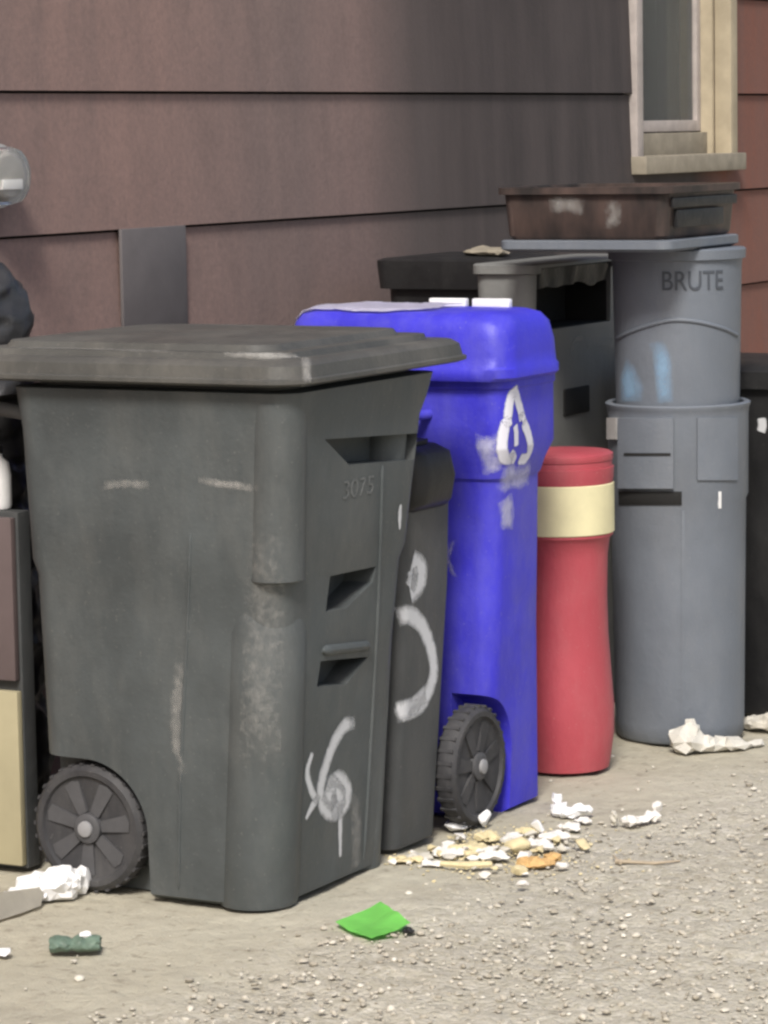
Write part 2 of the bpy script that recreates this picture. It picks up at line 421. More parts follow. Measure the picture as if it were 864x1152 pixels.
def gp(px, py, dx=0.0, dy=0.0, z=0.0):
    p = atz(px, py, 0); p.x += dx; p.y += dy; p.z = z; return p

# ------------------------------------------------------------------ ground
def axis(lo, hi, a, b_, step):
    out = []; x = a
    while x <= b_+1e-6: out.append(x); x += step
    d = step; x = a
    while x > lo: d *= 1.6; x -= d; out.insert(0, max(x, lo))
    d = step; x = out[-1]
    while x < hi: d *= 1.6; x += d; out.append(min(x, hi))
    return out
GX = axis(-90, 140, 4.9, 9.2, .025); GY = axis(-110, 40, 2.3, 4.5, .025)
gA, gB = atz(120, 1152), atz(864, 862)
gdir = (gB-gA).normalized(); gnrm = Vector((gdir.y, -gdir.x, 0))
def gravelly(x, y):
    d = (Vector((x, y, 0))-gA).dot(gnrm) + .10*noise.noise(Vector((x*2.2, y*2.2, 3)))
    return max(0, min(1, .5 + d/.22))
bm = new_bm(); lay = bm.verts.layers.float.new('gravelly'); grid = []
for x in GX:
    row = []
    for y in GY:
        g = gravelly(x, y); inside = 4.9 <= x <= 9.2 and 2.3 <= y <= 4.5
        z = (.010*noise.noise(Vector((x*3, y*3, 0))) + (.004+.005*g)*noise.noise(Vector((x*17, y*17, 5)))) if inside else 0
        if inside and y > 3.2: z = min(z, .004)
        v = bm.verts.new((x, y, z-.004)); v[lay] = g; row.append(v)
    grid.append(row)
for a, c in zip(grid, grid[1:]):
    for i in range(len(GY)-1): bm.faces.new((a[i], c[i], c[i+1], a[i+1]))
g = finish('ground', bm, MAT['ground'], smooth=180); g['kind'] = 'structure'
g['label'] = 'dusty bare dirt turning to gravel on the alley side'

bm = new_bm(); tl = bm.verts.layers.float.new('tone')
def stone(x, y, s, tone):
    r = bmesh.ops.create_icosphere(bm, subdivisions=1, radius=1)
    sc = Vector((s*random.uniform(.7, 1.3), s*random.uniform(.7, 1.3), s*random.uniform(.35, .7)))
    rot = Matrix.Rotation(random.uniform(0, 6.28), 4, 'Z') @ Matrix.Rotation(random.uniform(-.4, .4), 4, 'X')
    k = random.uniform(0, 90)
    for v in r['verts']:
        v.co *= 1 + .35*noise.noise(v.co*1.5+Vector((k, 0, 0))); v[tl] = tone
        v.co = (rot @ Vector((v.co.x*sc.x, v.co.y*sc.y, v.co.z*sc.z))) + Vector((x, y, s*.12))
cnt = 0
while cnt < 2600:
    px, py = random.uniform(-60, 930), random.uniform(850, 1190)
    p = atz(px, py); gg = gravelly(p.x, p.y)
    if random.random() > .06+gg*.9: continue
    if p.y > 3.30 and gg < .3 and random.random() < .5: continue
    stone(p.x, p.y, random.choice([.0022, .003, .0035, .0045, .006, .0075]) * random.uniform(.7, 1.35), min(1, max(0, random.gauss(.5, .25)))); cnt += 1
o = finish('gravel', bm, MAT['stone'], smooth=60); o['kind'] = 'stuff'; o['label'] = 'fine pale gravel strewn over the dirt'

# ------------------------------------------------------------------ house wall and window
WY = 4.5
wl = aty(707, 100, WY).x; wr = aty(817, 100, WY).x; wz = aty(770, 172, WY).z
WX0, WX1, WZ0, WZ1 = wl+.05, wr-.06, wz-.01, wz+1.35
wall = thing('house_wall', 'brown lap siding house wall with wide boards behind the bins', 'wall', (8.5, WY, 0))
bm = new_bm()
LZ = [aty(300, 103, WY).z, aty(300, 247, WY).z]; step = LZ[0]-LZ[1]
def board(x0, x1, z0, z1, lz0, lz1):
    if x1-x0 < .002 or z1-z0 < .002: return
    # leaning lap board: bottom edge stands out
    f0 = WY - .014 + .012*(z0-lz0)/(lz1-lz0); f1 = WY - .014 + .012*(z1-lz0)/(lz1-lz0)
    vs = [bm.verts.new(p) for p in ((x0, f0, z0), (x1, f0, z0), (x1, f1, z1), (x0, f1, z1), (x0, WY+.02, z0), (x1, WY+.02, z0), (x1, WY+.02, z1), (x0, WY+.02, z1))]
    for q in ((0, 1, 2, 3), (5, 4, 7, 6), (4, 5, 1, 0), (3, 2, 6, 7), (4, 0, 3, 7), (1, 5, 6, 2)): bm.faces.new([vs[i] for i in q])
k0 = -int(LZ[1]/step)-1
for k in range(k0, 10):
    z0 = LZ[1]+k*step; z1 = z0+step-.007
    if z1 < .02: continue
    z0c = max(z0, .0)
    xs = [-6]; x = -6+((k*1.37) % 2.4)
    while x < 24: xs.append(x); x += 3.66
    xs.append(24)
    for a, c in zip(xs, xs[1:]):
        if c-a < .01: continue
        c2 = c-.0015
        if z1 <= WZ0 or z0 >= WZ1 or c2 <= WX0 or a >= WX1: board(a, c2, z0c, z1, z0, z1); continue
        board(a, min(c2, WX0), z0c, z1, z0, z1); board(max(a, WX1), c2, z0c, z1, z0, z1)
        xa, xb = max(a, WX0), min(c2, WX1)
        board(xa, xb, z0c, min(z1, WZ0), z0, z1); board(xa, xb, max(z0c, WZ1), z1, z0, z1)
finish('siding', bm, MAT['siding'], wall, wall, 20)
bm = new_bm()
box(bm, -6, WX0, WY+.022, WY+.25, 0, 4.9); box(bm, WX1, 24, WY+.022, WY+.25, 0, 4.9)
box(bm, WX0, WX1, WY+.022, WY+.25, 0, WZ0); box(bm, WX0, WX1, WY+.022, WY+.25, WZ1, 4.9)
finish('wall_core', bm, MAT['siding_back'], wall, wall, 0)

win = thing('window', 'narrow cream framed window with grey curtain above the grey cans', 'window', ((wl+wr)/2, WY, wz))
FY = WY-.045; PY = WY+.085
bm = new_bm(); box(bm, WX1-.002, wr, FY, WY+.02, wz-.02, WZ1+.09, .004); finish('casing', bm, MAT['cream'], win, win)
bm = new_bm(); box(bm, wl, WX0+.002, FY+.012, WY+.02, wz-.02, WZ1+.09, .004); finish('casing', bm, MAT['pinkwhite'], win, win)
bm = new_bm(); box(bm, WX0+.002, WX1-.002, FY, WY+.02, WZ1, WZ1+.09, .004); finish('casing', bm, MAT['cream'], win, win)
bm = new_bm(); box(bm, WX1-.022, WX1-.004, WY+.021, WY+.2, WZ0, WZ1); box(bm, WX0+.004, WX0+.02, WY+.021, WY+.2, WZ0, WZ1)
finish('reveal', bm, MAT['cream'], win, win, 0)
# sash
sb = aty(755, 148, PY).z
bm = new_bm(); x0, x1 = WX0+.021, WX1-.023
box(bm, x0, x0+.035, PY-.02, PY+.02, sb, WZ1, .003); box(bm, x1-.035, x1, PY-.02, PY+.02, sb, WZ1, .003)
box(bm, x0+.0352, x1-.0352, PY-.02, PY+.02, sb, sb+.04, .003); box(bm, x0+.0352, x1-.0352, PY-.02, PY+.02, WZ1-.04, WZ1, .003)
sash = finish('sash', bm, MAT['pinkwhite'], win, win)
bm = new_bm(); box(bm, x0+.03, x1-.03, PY-.003, PY+.003, sb+.03, WZ1-.03); finish('pane', bm, MAT['glass'], sash, win, 0)
bm = new_bm(); box(bm, x0, x1, PY-.045, PY+.02, WZ0, sb-.004, .003); finish('apron', bm, MAT['taupe'], win, win)
SY = FY-.022; s0 = wl-.004; s1 = wr+.03; zt = aty(775, 174, SY).z; zb = aty(775, 194, SY).z
bm = new_bm(); box(bm, s0, s1, SY, WY+.05, zb, zt, .006); finish('sill', bm, MAT['taupe'], win, win)
bm = new_bm(); nseg = 60; rows = []
for yo in (0, .012):
    pass
va = []; vb_ = []
for i in range(nseg+1):
    x = WX0+.0 + (WX1-WX0)*i/nseg; y = PY+.07 + .012*math.sin(i*.75) + .006*math.sin(i*1.9)
    va.append((x, y)); vb_.append((x, y+.003))
pts = va+vb_[::-1]
prism(bm, [Vector((x, y, WZ0)) for x, y in pts], Vector((0, 0, WZ1-WZ0)))
finish('curtain', bm, MAT['curtain'], win, win, 60)
bm = new_bm(); box(bm, WX0, WX1, WY+.245, WY+.249, WZ0, WZ1); finish('inner_panel', bm, MAT['siding_back'], win, win, 0)

# grey cover plate on the siding
a = aty(136, 258, WY-.02); c = aty(211, 356, WY-.02)
bm = new_bm(); box(bm, a.x, c.x, WY-.022, WY-.012, c.z-.02, a.z, .003)
single('cover_plate', bm, MAT['patch'], 'flat grey square cover plate fixed on the brown siding', 'cover plate', ((a.x+c.x)/2, WY, c.z))

# electricity meter
mc = aty(-2, 198, WY-.05); mz = mc.z
met = thing('electric_meter', 'round glass electricity meter on the siding at the left edge', 'meter', (mc.x, WY, mz))
def lathe_y(bm, cx, cz, prof, n=48):
    loft(bm, [[Vector((cx+r*math.cos(2*math.pi*i/n), y, cz+r*math.sin(2*math.pi*i/n))) for i in range(n)] for r, y in prof])
bm = new_bm(); lathe_y(bm, mc.x, mz, [(.084, WY-.012), (.084, WY-.03), (.079, WY-.036), (.076, WY-.055), (.071, WY-.056)]); finish('mounting_ring', bm, MAT['metergrey'], met, met)
bm = new_bm(); lathe_y(bm, mc.x, mz, [(.05, WY-.0565), (.05, WY-.075), (.046, WY-.08)]); f_ = finish('dial_face', bm, MAT['meterdark'], met, met)
bm = new_bm(); box(bm, mc.x-.035, mc.x+.035, WY-.086, WY-.0805, mz-.03, mz-.008, .001); finish('dial_window', bm, MAT['white'], f_, met)
bm = new_bm(); lathe_y(bm, mc.x, mz, [(.069, WY-.0562), (.069, WY-.085), (.064, WY-.10), (.046, WY-.11), (.02, WY-.114)]); finish('glass_dome', bm, MAT['dome'], met, met)

# ------------------------------------------------------------------ wheels
def wheel(parent, root, axis_, c, R=.150, W=.055, outer=-1, tone='spoke'):
    """axis_ 'x' or 'y'; outer = side of the axis the disc shows on"""
    def T(a, u, v):   # a along the axis (outwards positive), u/v in the wheel's plane
        return Vector((c[0]+outer*a, c[1]+u, c[2]+v)) if axis_ == 'x' else Vector((c[0]+u, c[1]+outer*a, c[2]+v))
    n = 56
    def lat(bm, prof): loft(bm, [[T(a, r*math.cos(2*math.pi*i/n), r*math.sin(2*math.pi*i/n)) for i in range(n)] for a, r in prof])
    w = thing('wheel', None, None, root.location) if False else None
    bm = new_bm(); lat(bm, [(-W/2, .03), (-W/2, R-.016), (-W/2+.01, R-.003), (-W*.1, R), (W*.1, R), (W/2-.01, R-.003), (W/2, R-.014), (W/2, R-.026), (W/2-.008, R-.03), (W/2-.014, .03)])
    for i in range(30):   # tread lugs
        a = 2*math.pi*i/30
        t = Vector((-math.sin(a), math.cos(a))); q = Vector((math.cos(a), math.sin(a)))
        pts = []
        for du, rr in ((-.005, R-.004), (.005, R-.004), (.004, R+.0012), (-.004, R+.0012)):
            p = q*rr + t*du; pts.append(T(-W*.38, p.x, p.y))
        prism(bm, pts, (T(W*.38, 0, 0)-T(-W*.38, 0, 0)))
    tyre = finish('wheel', bm, MAT['tyre'], parent, root)
    bm = new_bm()
    for i in range(7):    # spokes
        a = 2*math.pi*(i+.3)/7; q = Vector((math.cos(a), math.sin(a))); t = Vector((-q.y, q.x))
        pts = [q*.034+t*.012, q*.034-t*.012, q*(R-.040)-t*.019, q*(R-.034), q*(R-.040)+t*.019]
        prism(bm, [T(W/2-.016, p.x, p.y) for p in pts], T(.010, 0, 0)-T(0, 0, 0))
    finish('spokes', bm, MAT[tone], tyre, root)
    bm = new_bm(); lat(bm, [(W/2-.02, .034), (W/2, .033), (W/2+.004, .026), (W/2+.004, .019)]); finish('rim', bm, MAT['spoke'], tyre, root)
    bm = new_bm(); lat(bm, [(W/2+.0042, .018), (W/2+.010, .017), (W/2+.013, .010)]); finish('hub_cap', bm, MAT['hub'], tyre, root)
    return tyre

# ------------------------------------------------------------------ near charcoal cart
C1 = thing('wheeled_bin', 'large charcoal wheeled bin with lid and white sprayed 6, nearest the camera', 'wheeled bin', (5.95, 3.67, 0))
secs = [(0.0, 5.75, 6.22, 3.42, 3.95, .05), (.012, 5.727, 6.245, 3.397, 3.975, .06), (.40, 5.712, 6.25, 3.368, 3.98, .065), (.70, 5.702, 6.272, 3.343, 3.985, .065),
        (.735, 5.696, 6.285, 3.336, 3.992, .06), (1.02, 5.688, 6.318, 3.313, 4.0, .055), (1.06, 5.686, 6.335, 3.304, 4.005, .055), (1.112, 5.680, 6.352, 3.296, 4.01, .055), (1.116, 5.72, 6.30, 3.34, 3.97, .05), (1.145, 5.72, 6.30, 3.34, 3.97, .05)]
bm = new_bm(); rr_body(bm, secs, n=9)
cut = []
WC = (3.858, .144)
for xa, xb in ((5.50, 5.80), (6.17, 6.6)):
    cb = new_bm(); prof = [(WC[0]-.156, -.1), (WC[0]-.156, .144)]
    for i in range(1, 17):
        a = math.pi - (math.pi/2)*i/16; prof.append((WC[0]+.156*math.cos(a), .144+.156*math.sin(a)))
    prof += [(4.3, .305), (4.3, -.1)]
    prism(cb, [Vector((xa, y, z)) for y, z in prof], Vector((xb-xa, 0, 0))); cut.append(cb)
def frontcut(pxs, y0, y1, dyref=3.325):
    cb = new_bm(); P = [aty(x, y, dyref) for x, y in pxs]
    prism(cb, [Vector((p.x, y0, p.z)) for p in P], Vector((0, y1-y0, 0))); return cb
cut.append(frontcut([(358, 494), (468, 487), (463, 517), (388, 523)], 3.20, 3.39, 3.33))
cut.append(frontcut([(368, 648), (420, 637), (418, 655), (390, 684), (366, 688)], 3.2, 3.42, 3.35))
cut.append(frontcut([(362, 744), (416, 739), (394, 770), (360, 773)], 3.2, 3.425, 3.355))
body1 = boolean(bm, cut)
# corner columns, bar and ribs belong to the moulded body
def column(bm, x, y, prof, n=36, sx=1, sy=1):
    loft(bm, [[Vector((x+dx+r*sx*math.cos(2*math.pi*i/n), y+dy+r*sy*math.sin(2*math.pi*i/n), z)) for i in range(n)] for z, r, dx, dy in prof])
column(body1, 5.803, 3.475, [(.001, .084, 0, 0), (.012, .087, 0, 0), (.35, .087, -.013, -.028), (.60, .086, -.022, -.047), (.68, .076, -.016, -.038), (.75, .058, -.004, -.022), (.80, .045, .004, -.01)])
column(body1, 5.741, 3.374, [(.712, .053, .006, .008), (.716, .058, .004, .004), (1.09, .058, -.004, -.015)])
column(body1, 6.19, 3.45, [(.001, .055, 0, 0), (.35, .055, .01, -.022), (.70, .055, .018, -.045), (1.09, .05, .06, -.075)])
def hump(bm, path, r, bvh, flat=.45):
    pts = []
    for p in smooth_path(path, 10):
        h = bvh.ray_cast(EYE, ray(p.x, p.y).normalized())
        if h[0] is not None: pts.append(h[0])
    if len(pts) > 2: tube(bm, pts, [r*(.35 if i in (0, len(pts)-1) else 1) for i in range(len(pts))], 10)
bv = bvh_of(body1)
hump(body1, [(214, 600), (211, 700), (203, 880), (201, 1000)], .004, bv)
hump(body1, [(362, 732), (415, 726)], .012, bv)
hump(body1, [(430, 520), (424, 700), (408, 985)], .005, bv)
body1v = bvh_of(body1)
o_body1 = finish('body', body1, MAT['cart'], C1, C1, 32)
# lid
bm = new_bm()
rr_body(bm, [(1.128, 5.655, 6.46, 3.28, 4.155, .075), (1.134, 5.640, 6.475, 3.262, 4.17, .085), (1.142, 5.640, 6.475, 3.262, 4.17, .085), (1.145, 5.646, 6.468, 3.268, 4.165, .085), (1.170, 5.650, 6.462, 3.273, 4.16, .085), (1.180, 5.664, 6.448, 3.288, 4.148, .08),
             (1.1805, 5.705, 6.41, 3.335, 4.11, .07), (1.193, 5.710, 6.405, 3.340, 4.105, .065), (1.1935, 5.745, 6.36, 3.385, 4.08, .06), (1.207, 5.752, 6.352, 3.392, 4.07, .06)], (True, False), n=9, step=.2)
top = [ring_rr(5.752, 6.352, 3.392, 4.07, .06, 1.207, 9), ring_rr(5.80, 6.31, 3.44, 4.0, .06, 1.211, 9), ring_rr(5.93, 6.2, 3.6, 3.85, .04, 1.214, 9)]
loft(bm, top, (False, True)); bmesh.ops.remove_doubles(bm, verts=bm.verts, dist=.0003)
lidv = bvh_of(bm.copy())
o_lid1 = finish('lid', bm, MAT['lid'], C1, C1, 38)
bm = new_bm(); tube(bm, [(5.74, 4.0, 1.05), (5.74, 4.085, 1.06), (5.76, 4.11, 1.065), (6.22, 4.11, 1.065), (6.24, 4.085, 1.06), (6.24, 4.0, 1.05)], .016); finish('handle', bm, MAT['cart_dark'], C1, C1, 60)
wheel(C1, C1, 'x', (5.748, WC[0], WC[1]), .143, .06, -1)
wheel(C1, C1, 'x', (6.215, WC[0], WC[1]), .143, .06, 1)
bm = new_bm(); tube(bm, [(5.77, WC[0], WC[1]), (6.19, WC[0], WC[1])], .011); finish('axle', bm, MAT['hub'], C1, C1, 60)
paint('paint_mark', body1v, [([(399, 812, .8), (386, 818), (374, 838), (365, 864), (360, 888), (364, 908), (376, 915), (388, 905), (390, 888), (380, 876), (366, 882)], .044), ([(366, 884), (374, 893), (380, 902), (372, 908)], .075),
      ([(382, 905, 1), (382, 930, .8), (382, 965, .5)], .030), ([(351, 846, .7), (345, 868), (350, 890), (358, 902)], .026), ([(357, 898), (350, 908), (343, 922, .5)], .026)], MAT['paint'], o_body1, C1, .95, 'white sprayed number six')
paint('scuff_glint', body1v, [([(222, 538), (246, 544), (262, 545), (292, 550)], .020)], MAT['chalk_and_glint'], o_body1, C1, 1.0)
paint('scuff_glint', body1v, [([(206, 740), (198, 805), (205, 880)], .034)], MAT['chalk_and_glint'], o_body1, C1, .7)
paint('scuff_glint', body1v, [([(398, 890), (400, 930), (399, 980)], .05)], MAT['chalk_and_glint'], o_body1, C1, .75)
paint('scuff_glint', body1v, [([(112, 547), (140, 544), (172, 546)], .022)], MAT['chalk_and_glint'], o_body1, C1, .7)
paint('scuff_glint', body1v, [([(300, 600), (296, 720), (292, 860)], .10)], MAT['chalk_and_glint'], o_body1, C1, .3)
paint('paint_fleck', body1v, [([(450, 567, .5), (449, 580), (449, 596, .4)], .022)], MAT['paint'], o_body1, C1, .9)
paint('scuff_glint', lidv, [([(252, 399, .6), (300, 400), (346, 404, .8)], .020)], MAT['chalk_and_glint'], o_lid1, C1, 1.1)
paint('scuff_glint', lidv, [([(344, 402), (345, 420), (344, 440)], .028)], MAT['chalk_and_glint'], o_lid1, C1, 1.1)  # highlight on the lid's near corner painted as a pale stroke
paint('scuff_glint', lidv, [([(20, 392), (90, 393), (200, 396)], .022)], MAT['chalk_and_glint'], o_lid1, C1, .7)
# faint number on the front
tm = text_mesh('3075', .050, .0004)
p0 = aty(399, 558, 3.333)
for v in tm.verts:
    x, y = v.co.x*1.45, v.co.y*1.15
    h = body1v.ray_cast(Vector((p0.x+x, 2.8, p0.z+y)), Vector((0, 1, 0)))
    base = h[0] if h[0] is not None else Vector((p0.x+x, 3.32, p0.z+y))
    v.co = base + Vector((0, -.0012 - v.co.z, 0))
finish('number', tm, MAT['ghost'], o_body1, C1, 30)

# ------------------------------------------------------------------ shorter dark cart, second in the row
C2 = thing('wheeled_bin', 'shorter dark grey bin with black collar and white sprayed arc, beside the blue bin', 'wheeled bin', (6.38, 3.7, 0))
bm = new_bm()
rr_body(bm, [(0, 6.32, 6.49, 3.43, 3.9, .03), (.015, 6.30, 6.512, 3.408, 3.93, .035), (.60, 6.33, 6.572, 3.392, 3.96, .03), (.79, 6.345, 6.575, 3.387, 3.97, .03)], n=8)
c2v = bvh_of(bm.copy()); o_b2 = finish('body', bm, MAT['cart_dark'], C2, C2)
bm = new_bm()
rr_body(bm, [(.785, 6.345, 6.565, 3.385, 3.98, .04), (.805, 6.34, 6.545, 3.355, 4.0, .05), (.86, 6.34, 6.55, 3.345, 4.0, .055), (.915, 6.34, 6.54, 3.355, 4.0, .05), (.932, 6.35, 6.52, 3.385, 3.98, .04)], n=8, step=.02)
finish('collar', bm, MAT['bag_black'], C2, C2, 60)
bm = new_bm(); rr_body(bm, [(.9325, 6.36, 6.51, 3.40, 3.97, .04), (.942, 6.36, 6.51, 3.40, 3.97, .04), (.946, 6.38, 6.49, 3.42, 3.95, .03)], n=8); finish('lid', bm, MAT['bag_black'], C2, C2)
paint('paint_mark', c2v, [([(446, 695), (460, 692), (474, 704), (484, 730), (487, 758), (478, 785), (465, 797), (444, 803)], .052), ([(478, 780), (464, 794), (446, 800)], .05)], MAT['paint'], o_b2, C2, 1.0, 'white sprayed arc')
paint('paint_mark', c2v, [([(462, 634), (472, 642), (470, 655), (460, 665)], .075), ([(463, 640), (464, 652), (461, 662)], .05)], MAT['paint'], o_b2, C2, 1.1, 'white paint blot')

# ------------------------------------------------------------------ blue recycling cart
CB = thing('recycling_bin', 'blue recycling bin with white arrows emblem and domed lid', 'recycling bin', (6.84, 3.65, 0))
bx = lambda px, py, y=3.33: aty(px, py, y).x
bm = new_bm()
rr_body(bm, [(0, 6.74, 7.005, 3.40, 3.79, .04), (.012, 6.72, 7.03, 3.378, 3.80, .05), (.45, 6.71, 6.985, 3.355, 3.83, .05), (.82, 6.705, 6.968, 3.338, 3.85, .05), (.828, 6.698, 6.972, 3.332, 3.855, .05),
             (.86, 6.695, 6.99, 3.328, 3.86, .05), (.90, 6.685, 7.005, 3.312, 3.87, .05), (1.04, 6.68, 6.985, 3.302, 3.88, .05), (1.045, 6.672, 6.985, 3.297, 3.885, .05), (1.065, 6.672, 6.985, 3.297, 3.885, .05)], n=8, step=.05)
WBX = 6.668
cut = []
for ya, yb in ((3.2, 3.47), (3.78, 4.2)):
    cb = new_bm(); prof = []
    for i in range(0, 17):
        a = (math.pi/2)*i/16; prof.append((WBX+.165*math.cos(a), .15+.165*math.sin(a)))
    prof += [(6.4, .315), (6.4, -.1), (WBX+.165, -.1)]
    prism(cb, [Vector((x, ya, z)) for x, z in prof], Vector((0, yb-ya, 0))); cut.append(cb)
bodyb = boolean(bm, cut); bbv = bvh_of(bodyb)
o_bb = finish('body', bodyb, MAT['blue'], CB, CB, 32)
bm = new_bm()
rr_body(bm, [(1.062, 6.65, 6.97, 3.288, 3.89, .06), (1.07, 6.646, 6.976, 3.277, 3.90, .065), (1.090, 6.646, 6.976, 3.277, 3.90, .065), (1.096, 6.651, 6.971, 3.281, 3.89, .065), (1.15, 6.656, 6.966, 3.284, 3.885, .065),
             (1.192, 6.664, 6.96, 3.292, 3.88, .07), (1.212, 6.678, 6.948, 3.308, 3.87, .07), (1.221, 6.70, 6.93, 3.335, 3.85, .07), (1.224, 6.77, 6.88, 3.45, 3.75, .05)], n=8, step=.02)
blv = bvh_of(bm.copy()); o_bl = finish('lid', bm, MAT['blue'], CB, CB, 40)
for ya in (3.56, 3.443):
    bm = new_bm(); box(bm, 6.895, 6.915, ya-.050, ya+.050, 1.218, 1.242, .004)
    finish('label_strip', bm, MAT['white'], o_bl, CB)
bm = new_bm(); tube(bm, [(6.70, 3.50, .98), (6.65, 3.51, .98), (6.638, 3.53, .98), (6.638, 3.76, .98), (6.65, 3.78, .98), (6.70, 3.79, .98)], .012); finish('handle', bm, MAT['blue'], CB, CB, 60)
wheel(CB, CB, 'y', (WBX, 3.398, .146), .145, .055, -1, 'tyre')
wheel(CB, CB, 'y', (WBX, 3.865, .146), .145, .055, 1, 'tyre')
bm = new_bm(); tube(bm, [(WBX, 3.40, .147), (WBX, 3.84, .147)], .011); finish('axle', bm, MAT['hub'], CB, CB, 60)
paint('recycling_emblem', bbv, [([(571, 472), (573, 455), (578, 440), (583, 455), (587, 470)], .034), ([(569, 474), (566, 490), (565, 506), (569, 516), (577, 515)], .034),
      ([(588, 474), (594, 490), (596, 504), (591, 515), (583, 516)], .034), ([(579, 478), (580, 488), (580, 502)], .026), ([(574, 508), (578, 515), (575, 521)], .022), ([(567, 470), (571, 476), (575, 473)], .022), ([(590, 476), (587, 468), (583, 472)], .022)],
      MAT['logo'], o_bb, CB, 1.0, 'white chasing arrows')
paint('scuff_glint', bbv, [([(547, 488), (549, 510), (556, 532)], .06), ([(563, 534), (580, 537), (596, 532)], .08), ([(568, 560), (571, 578), (570, 596)], .07)], MAT['scuff'], o_bb, CB, 1.0)
paint('chalk_mark', bbv, [([(512, 605), (505, 625), (508, 640), (516, 655)], .014), ([(503, 610), (504, 640)], .010)], MAT['scuff'], o_bb, CB, .55)
# light reflected on the lid, modelled as a pale lavender sheet
A = (6.72, 3.60); 
bm = new_bm(); nx, ny = 30, 44; rows = []
for i in range(nx+1):
    row = []
    for j in range(ny+1):
        u, v_ = i/nx, j/ny
        y = 3.505 + .38*v_; wd = .115*(1-.75*max(0, .35-v_)-.2*v_); x = 6.79 + (u-.5)*2*wd + .008*noise.noise(Vector((v_*5, u*3, 1)))
        h = blv.ray_cast(Vector((x, y, 2)), Vector((0, 0, -1))); z = h[0].z if h[0] is not None else 1.19 - 1.2*max(0, y-3.88)
        row.append(bm.verts.new((x, y, z+.004+.006*(.5+.5*noise.noise(Vector((x*18, y*18, 2)))) + .003*abs(noise.noise(Vector((x*50, y*40, 7)))))))
    rows.append(row)
for a, c in zip(rows, rows[1:]):
    for j in range(ny): bm.faces.new((a[j], a[j+1], c[j+1], c[j]))
r = bmesh.ops.solidify(bm, geom=bm.faces[:], thickness=.002)
single('reflection_sheet', bm, MAT['lavender'], 'lavender white sheet standing for light reflected off the blue bin lid', 'reflection sheet', (6.80, 3.73, 1.22), smooth=50)

# ------------------------------------------------------------------ red can
rc = atz(636, 864); 
RC = thing('waste_can', 'slim red can with pale yellow band, between the blue bin and grey cans', 'waste can', (rc.x, rc.y, 0))
sR = (Vector((rc.x, rc.y, 0))-Vector((0, 0, 0))).length/F
R = lambda w: w*sR
ztop = H - (510-146)*((rc.xy.length)/F)*1.0
bandz = lambda py: H + (aty(650, py, rc.y-.12).z - H)
z = lambda py: aty(650, py+7, rc.y-.10).z
bm = new_bm()
lathe(bm, rc.x, rc.y, [(R(44), .004), (R(50), .008), (R(52), .03), (R(56), z(830)), (R(56.5), z(800)), (R(54), z(765)), (R(50.5), z(715)), (R(49.5), z(670)), (R(50.5), z(625)), (R(53), z(606)), (R(57), z(602)), (R(57), z(540)), (R(58), z(537)), (R(58.5), z(524)), (R(56.5), z(523.5)), (R(56.5), z(517))], 72)
o_r = finish('body', bm, MAT['red'], RC, RC, 40)
bm = new_bm(); lathe(bm, rc.x, rc.y, [(R(57), z(516.5)), (R(58), z(514)), (R(57.5), z(509)), (R(54), z(507)), (R(20), z(506))], 72); finish('lid', bm, MAT['red'], RC, RC, 50)
bm = new_bm(); n = 72
loft(bm, [[Vector((rc.x+r_*math.cos(2*math.pi*i/n), rc.y+r_*math.sin(2*math.pi*i/n), zz)) for i in range(n)] for r_, zz in ((R(57.4), z(599)), (R(58.6), z(598)), (R(58.6), z(543)), (R(57.4), z(542)))], (False, False))
finish('label_band', bm, MAT['yellow'], RC, RC, 40)

# ------------------------------------------------------------------ grey cans, one nested in the other
bf = atz(765, 840); dv = Vector((bf.x, bf.y, 0)).normalized()
def cb_(r): return Vector((bf.x, bf.y, 0)) + dv*r
bc = cb_(.17)
sB = bc.length/F
zb_ = lambda py: aty(765, py, (bc-dv*.18).y).z
RB = lambda w: w*sB
G1 = thing('round_can', 'slate grey round can on the ground with rim handles', 'round can', (bc.x, bc.y, 0))
rimz = zb_(458)
bm = new_bm()
lathe(bm, bc.x, bc.y, [(RB(69), .004), (RB(72), .012), (RB(73), .05), (RB(75), rimz*.5), (RB(76), rimz-.26), (RB(78.5), rimz-.245), (RB(79), rimz-.03), (RB(80), rimz-.012), (RB(81), rimz-.008), (RB(81.5), rimz), (RB(79), rimz+.004), (RB(74), rimz+.002), (RB(72), rimz-.05), (RB(66), rimz-.3)], 80, cap=(True, True))
g1v = bvh_of(bm.copy()); o_g1 = finish('body', bm, MAT['brute'], G1, G1, 40)
def strip_box(name, px0, px1, py0, py1, bv_, dep, mt, parent, root, nx=10, ny=4, label=None):
    """raised plate that follows a curved side"""
    bm = new_bm(); rows = []
    for i in range(nx+1):
        row = []
        for j in range(ny+1):
            h = bv_.ray_cast(EYE, ray(px0+(px1-px0)*i/nx, py0+(py1-py0)*j/ny).normalized())
            if h[0] is None: return
            nn = Vector((h[0].x-root.location.x, h[0].y-root.location.y, 0)).normalized()
            row.append((bm.verts.new(h[0]+nn*dep), bm.verts.new(h[0]-nn*.004)))
        rows.append(row)
    for i in range(nx):
        for j in range(ny):
            for k in (0, 1): bm.faces.new((rows[i][j][k], rows[i+1][j][k], rows[i+1][j+1][k], rows[i][j+1][k]))
    for i in range(nx):
        for j in (0, ny): bm.faces.new((rows[i][j][0], rows[i+1][j][0], rows[i+1][j][1], rows[i][j][1]))
    for j in range(ny):
        for i in (0, nx): bm.faces.new((rows[i][j][0], rows[i][j+1][0], rows[i][j+1][1], rows[i][j][1]))
    o = finish(name, bm, mt, parent, root, 40)
    if label: o['label'] = label
    return o
strip_box('handle', 700, 758, 470, 549, g1v, .016, MAT['brute'], G1, G1)
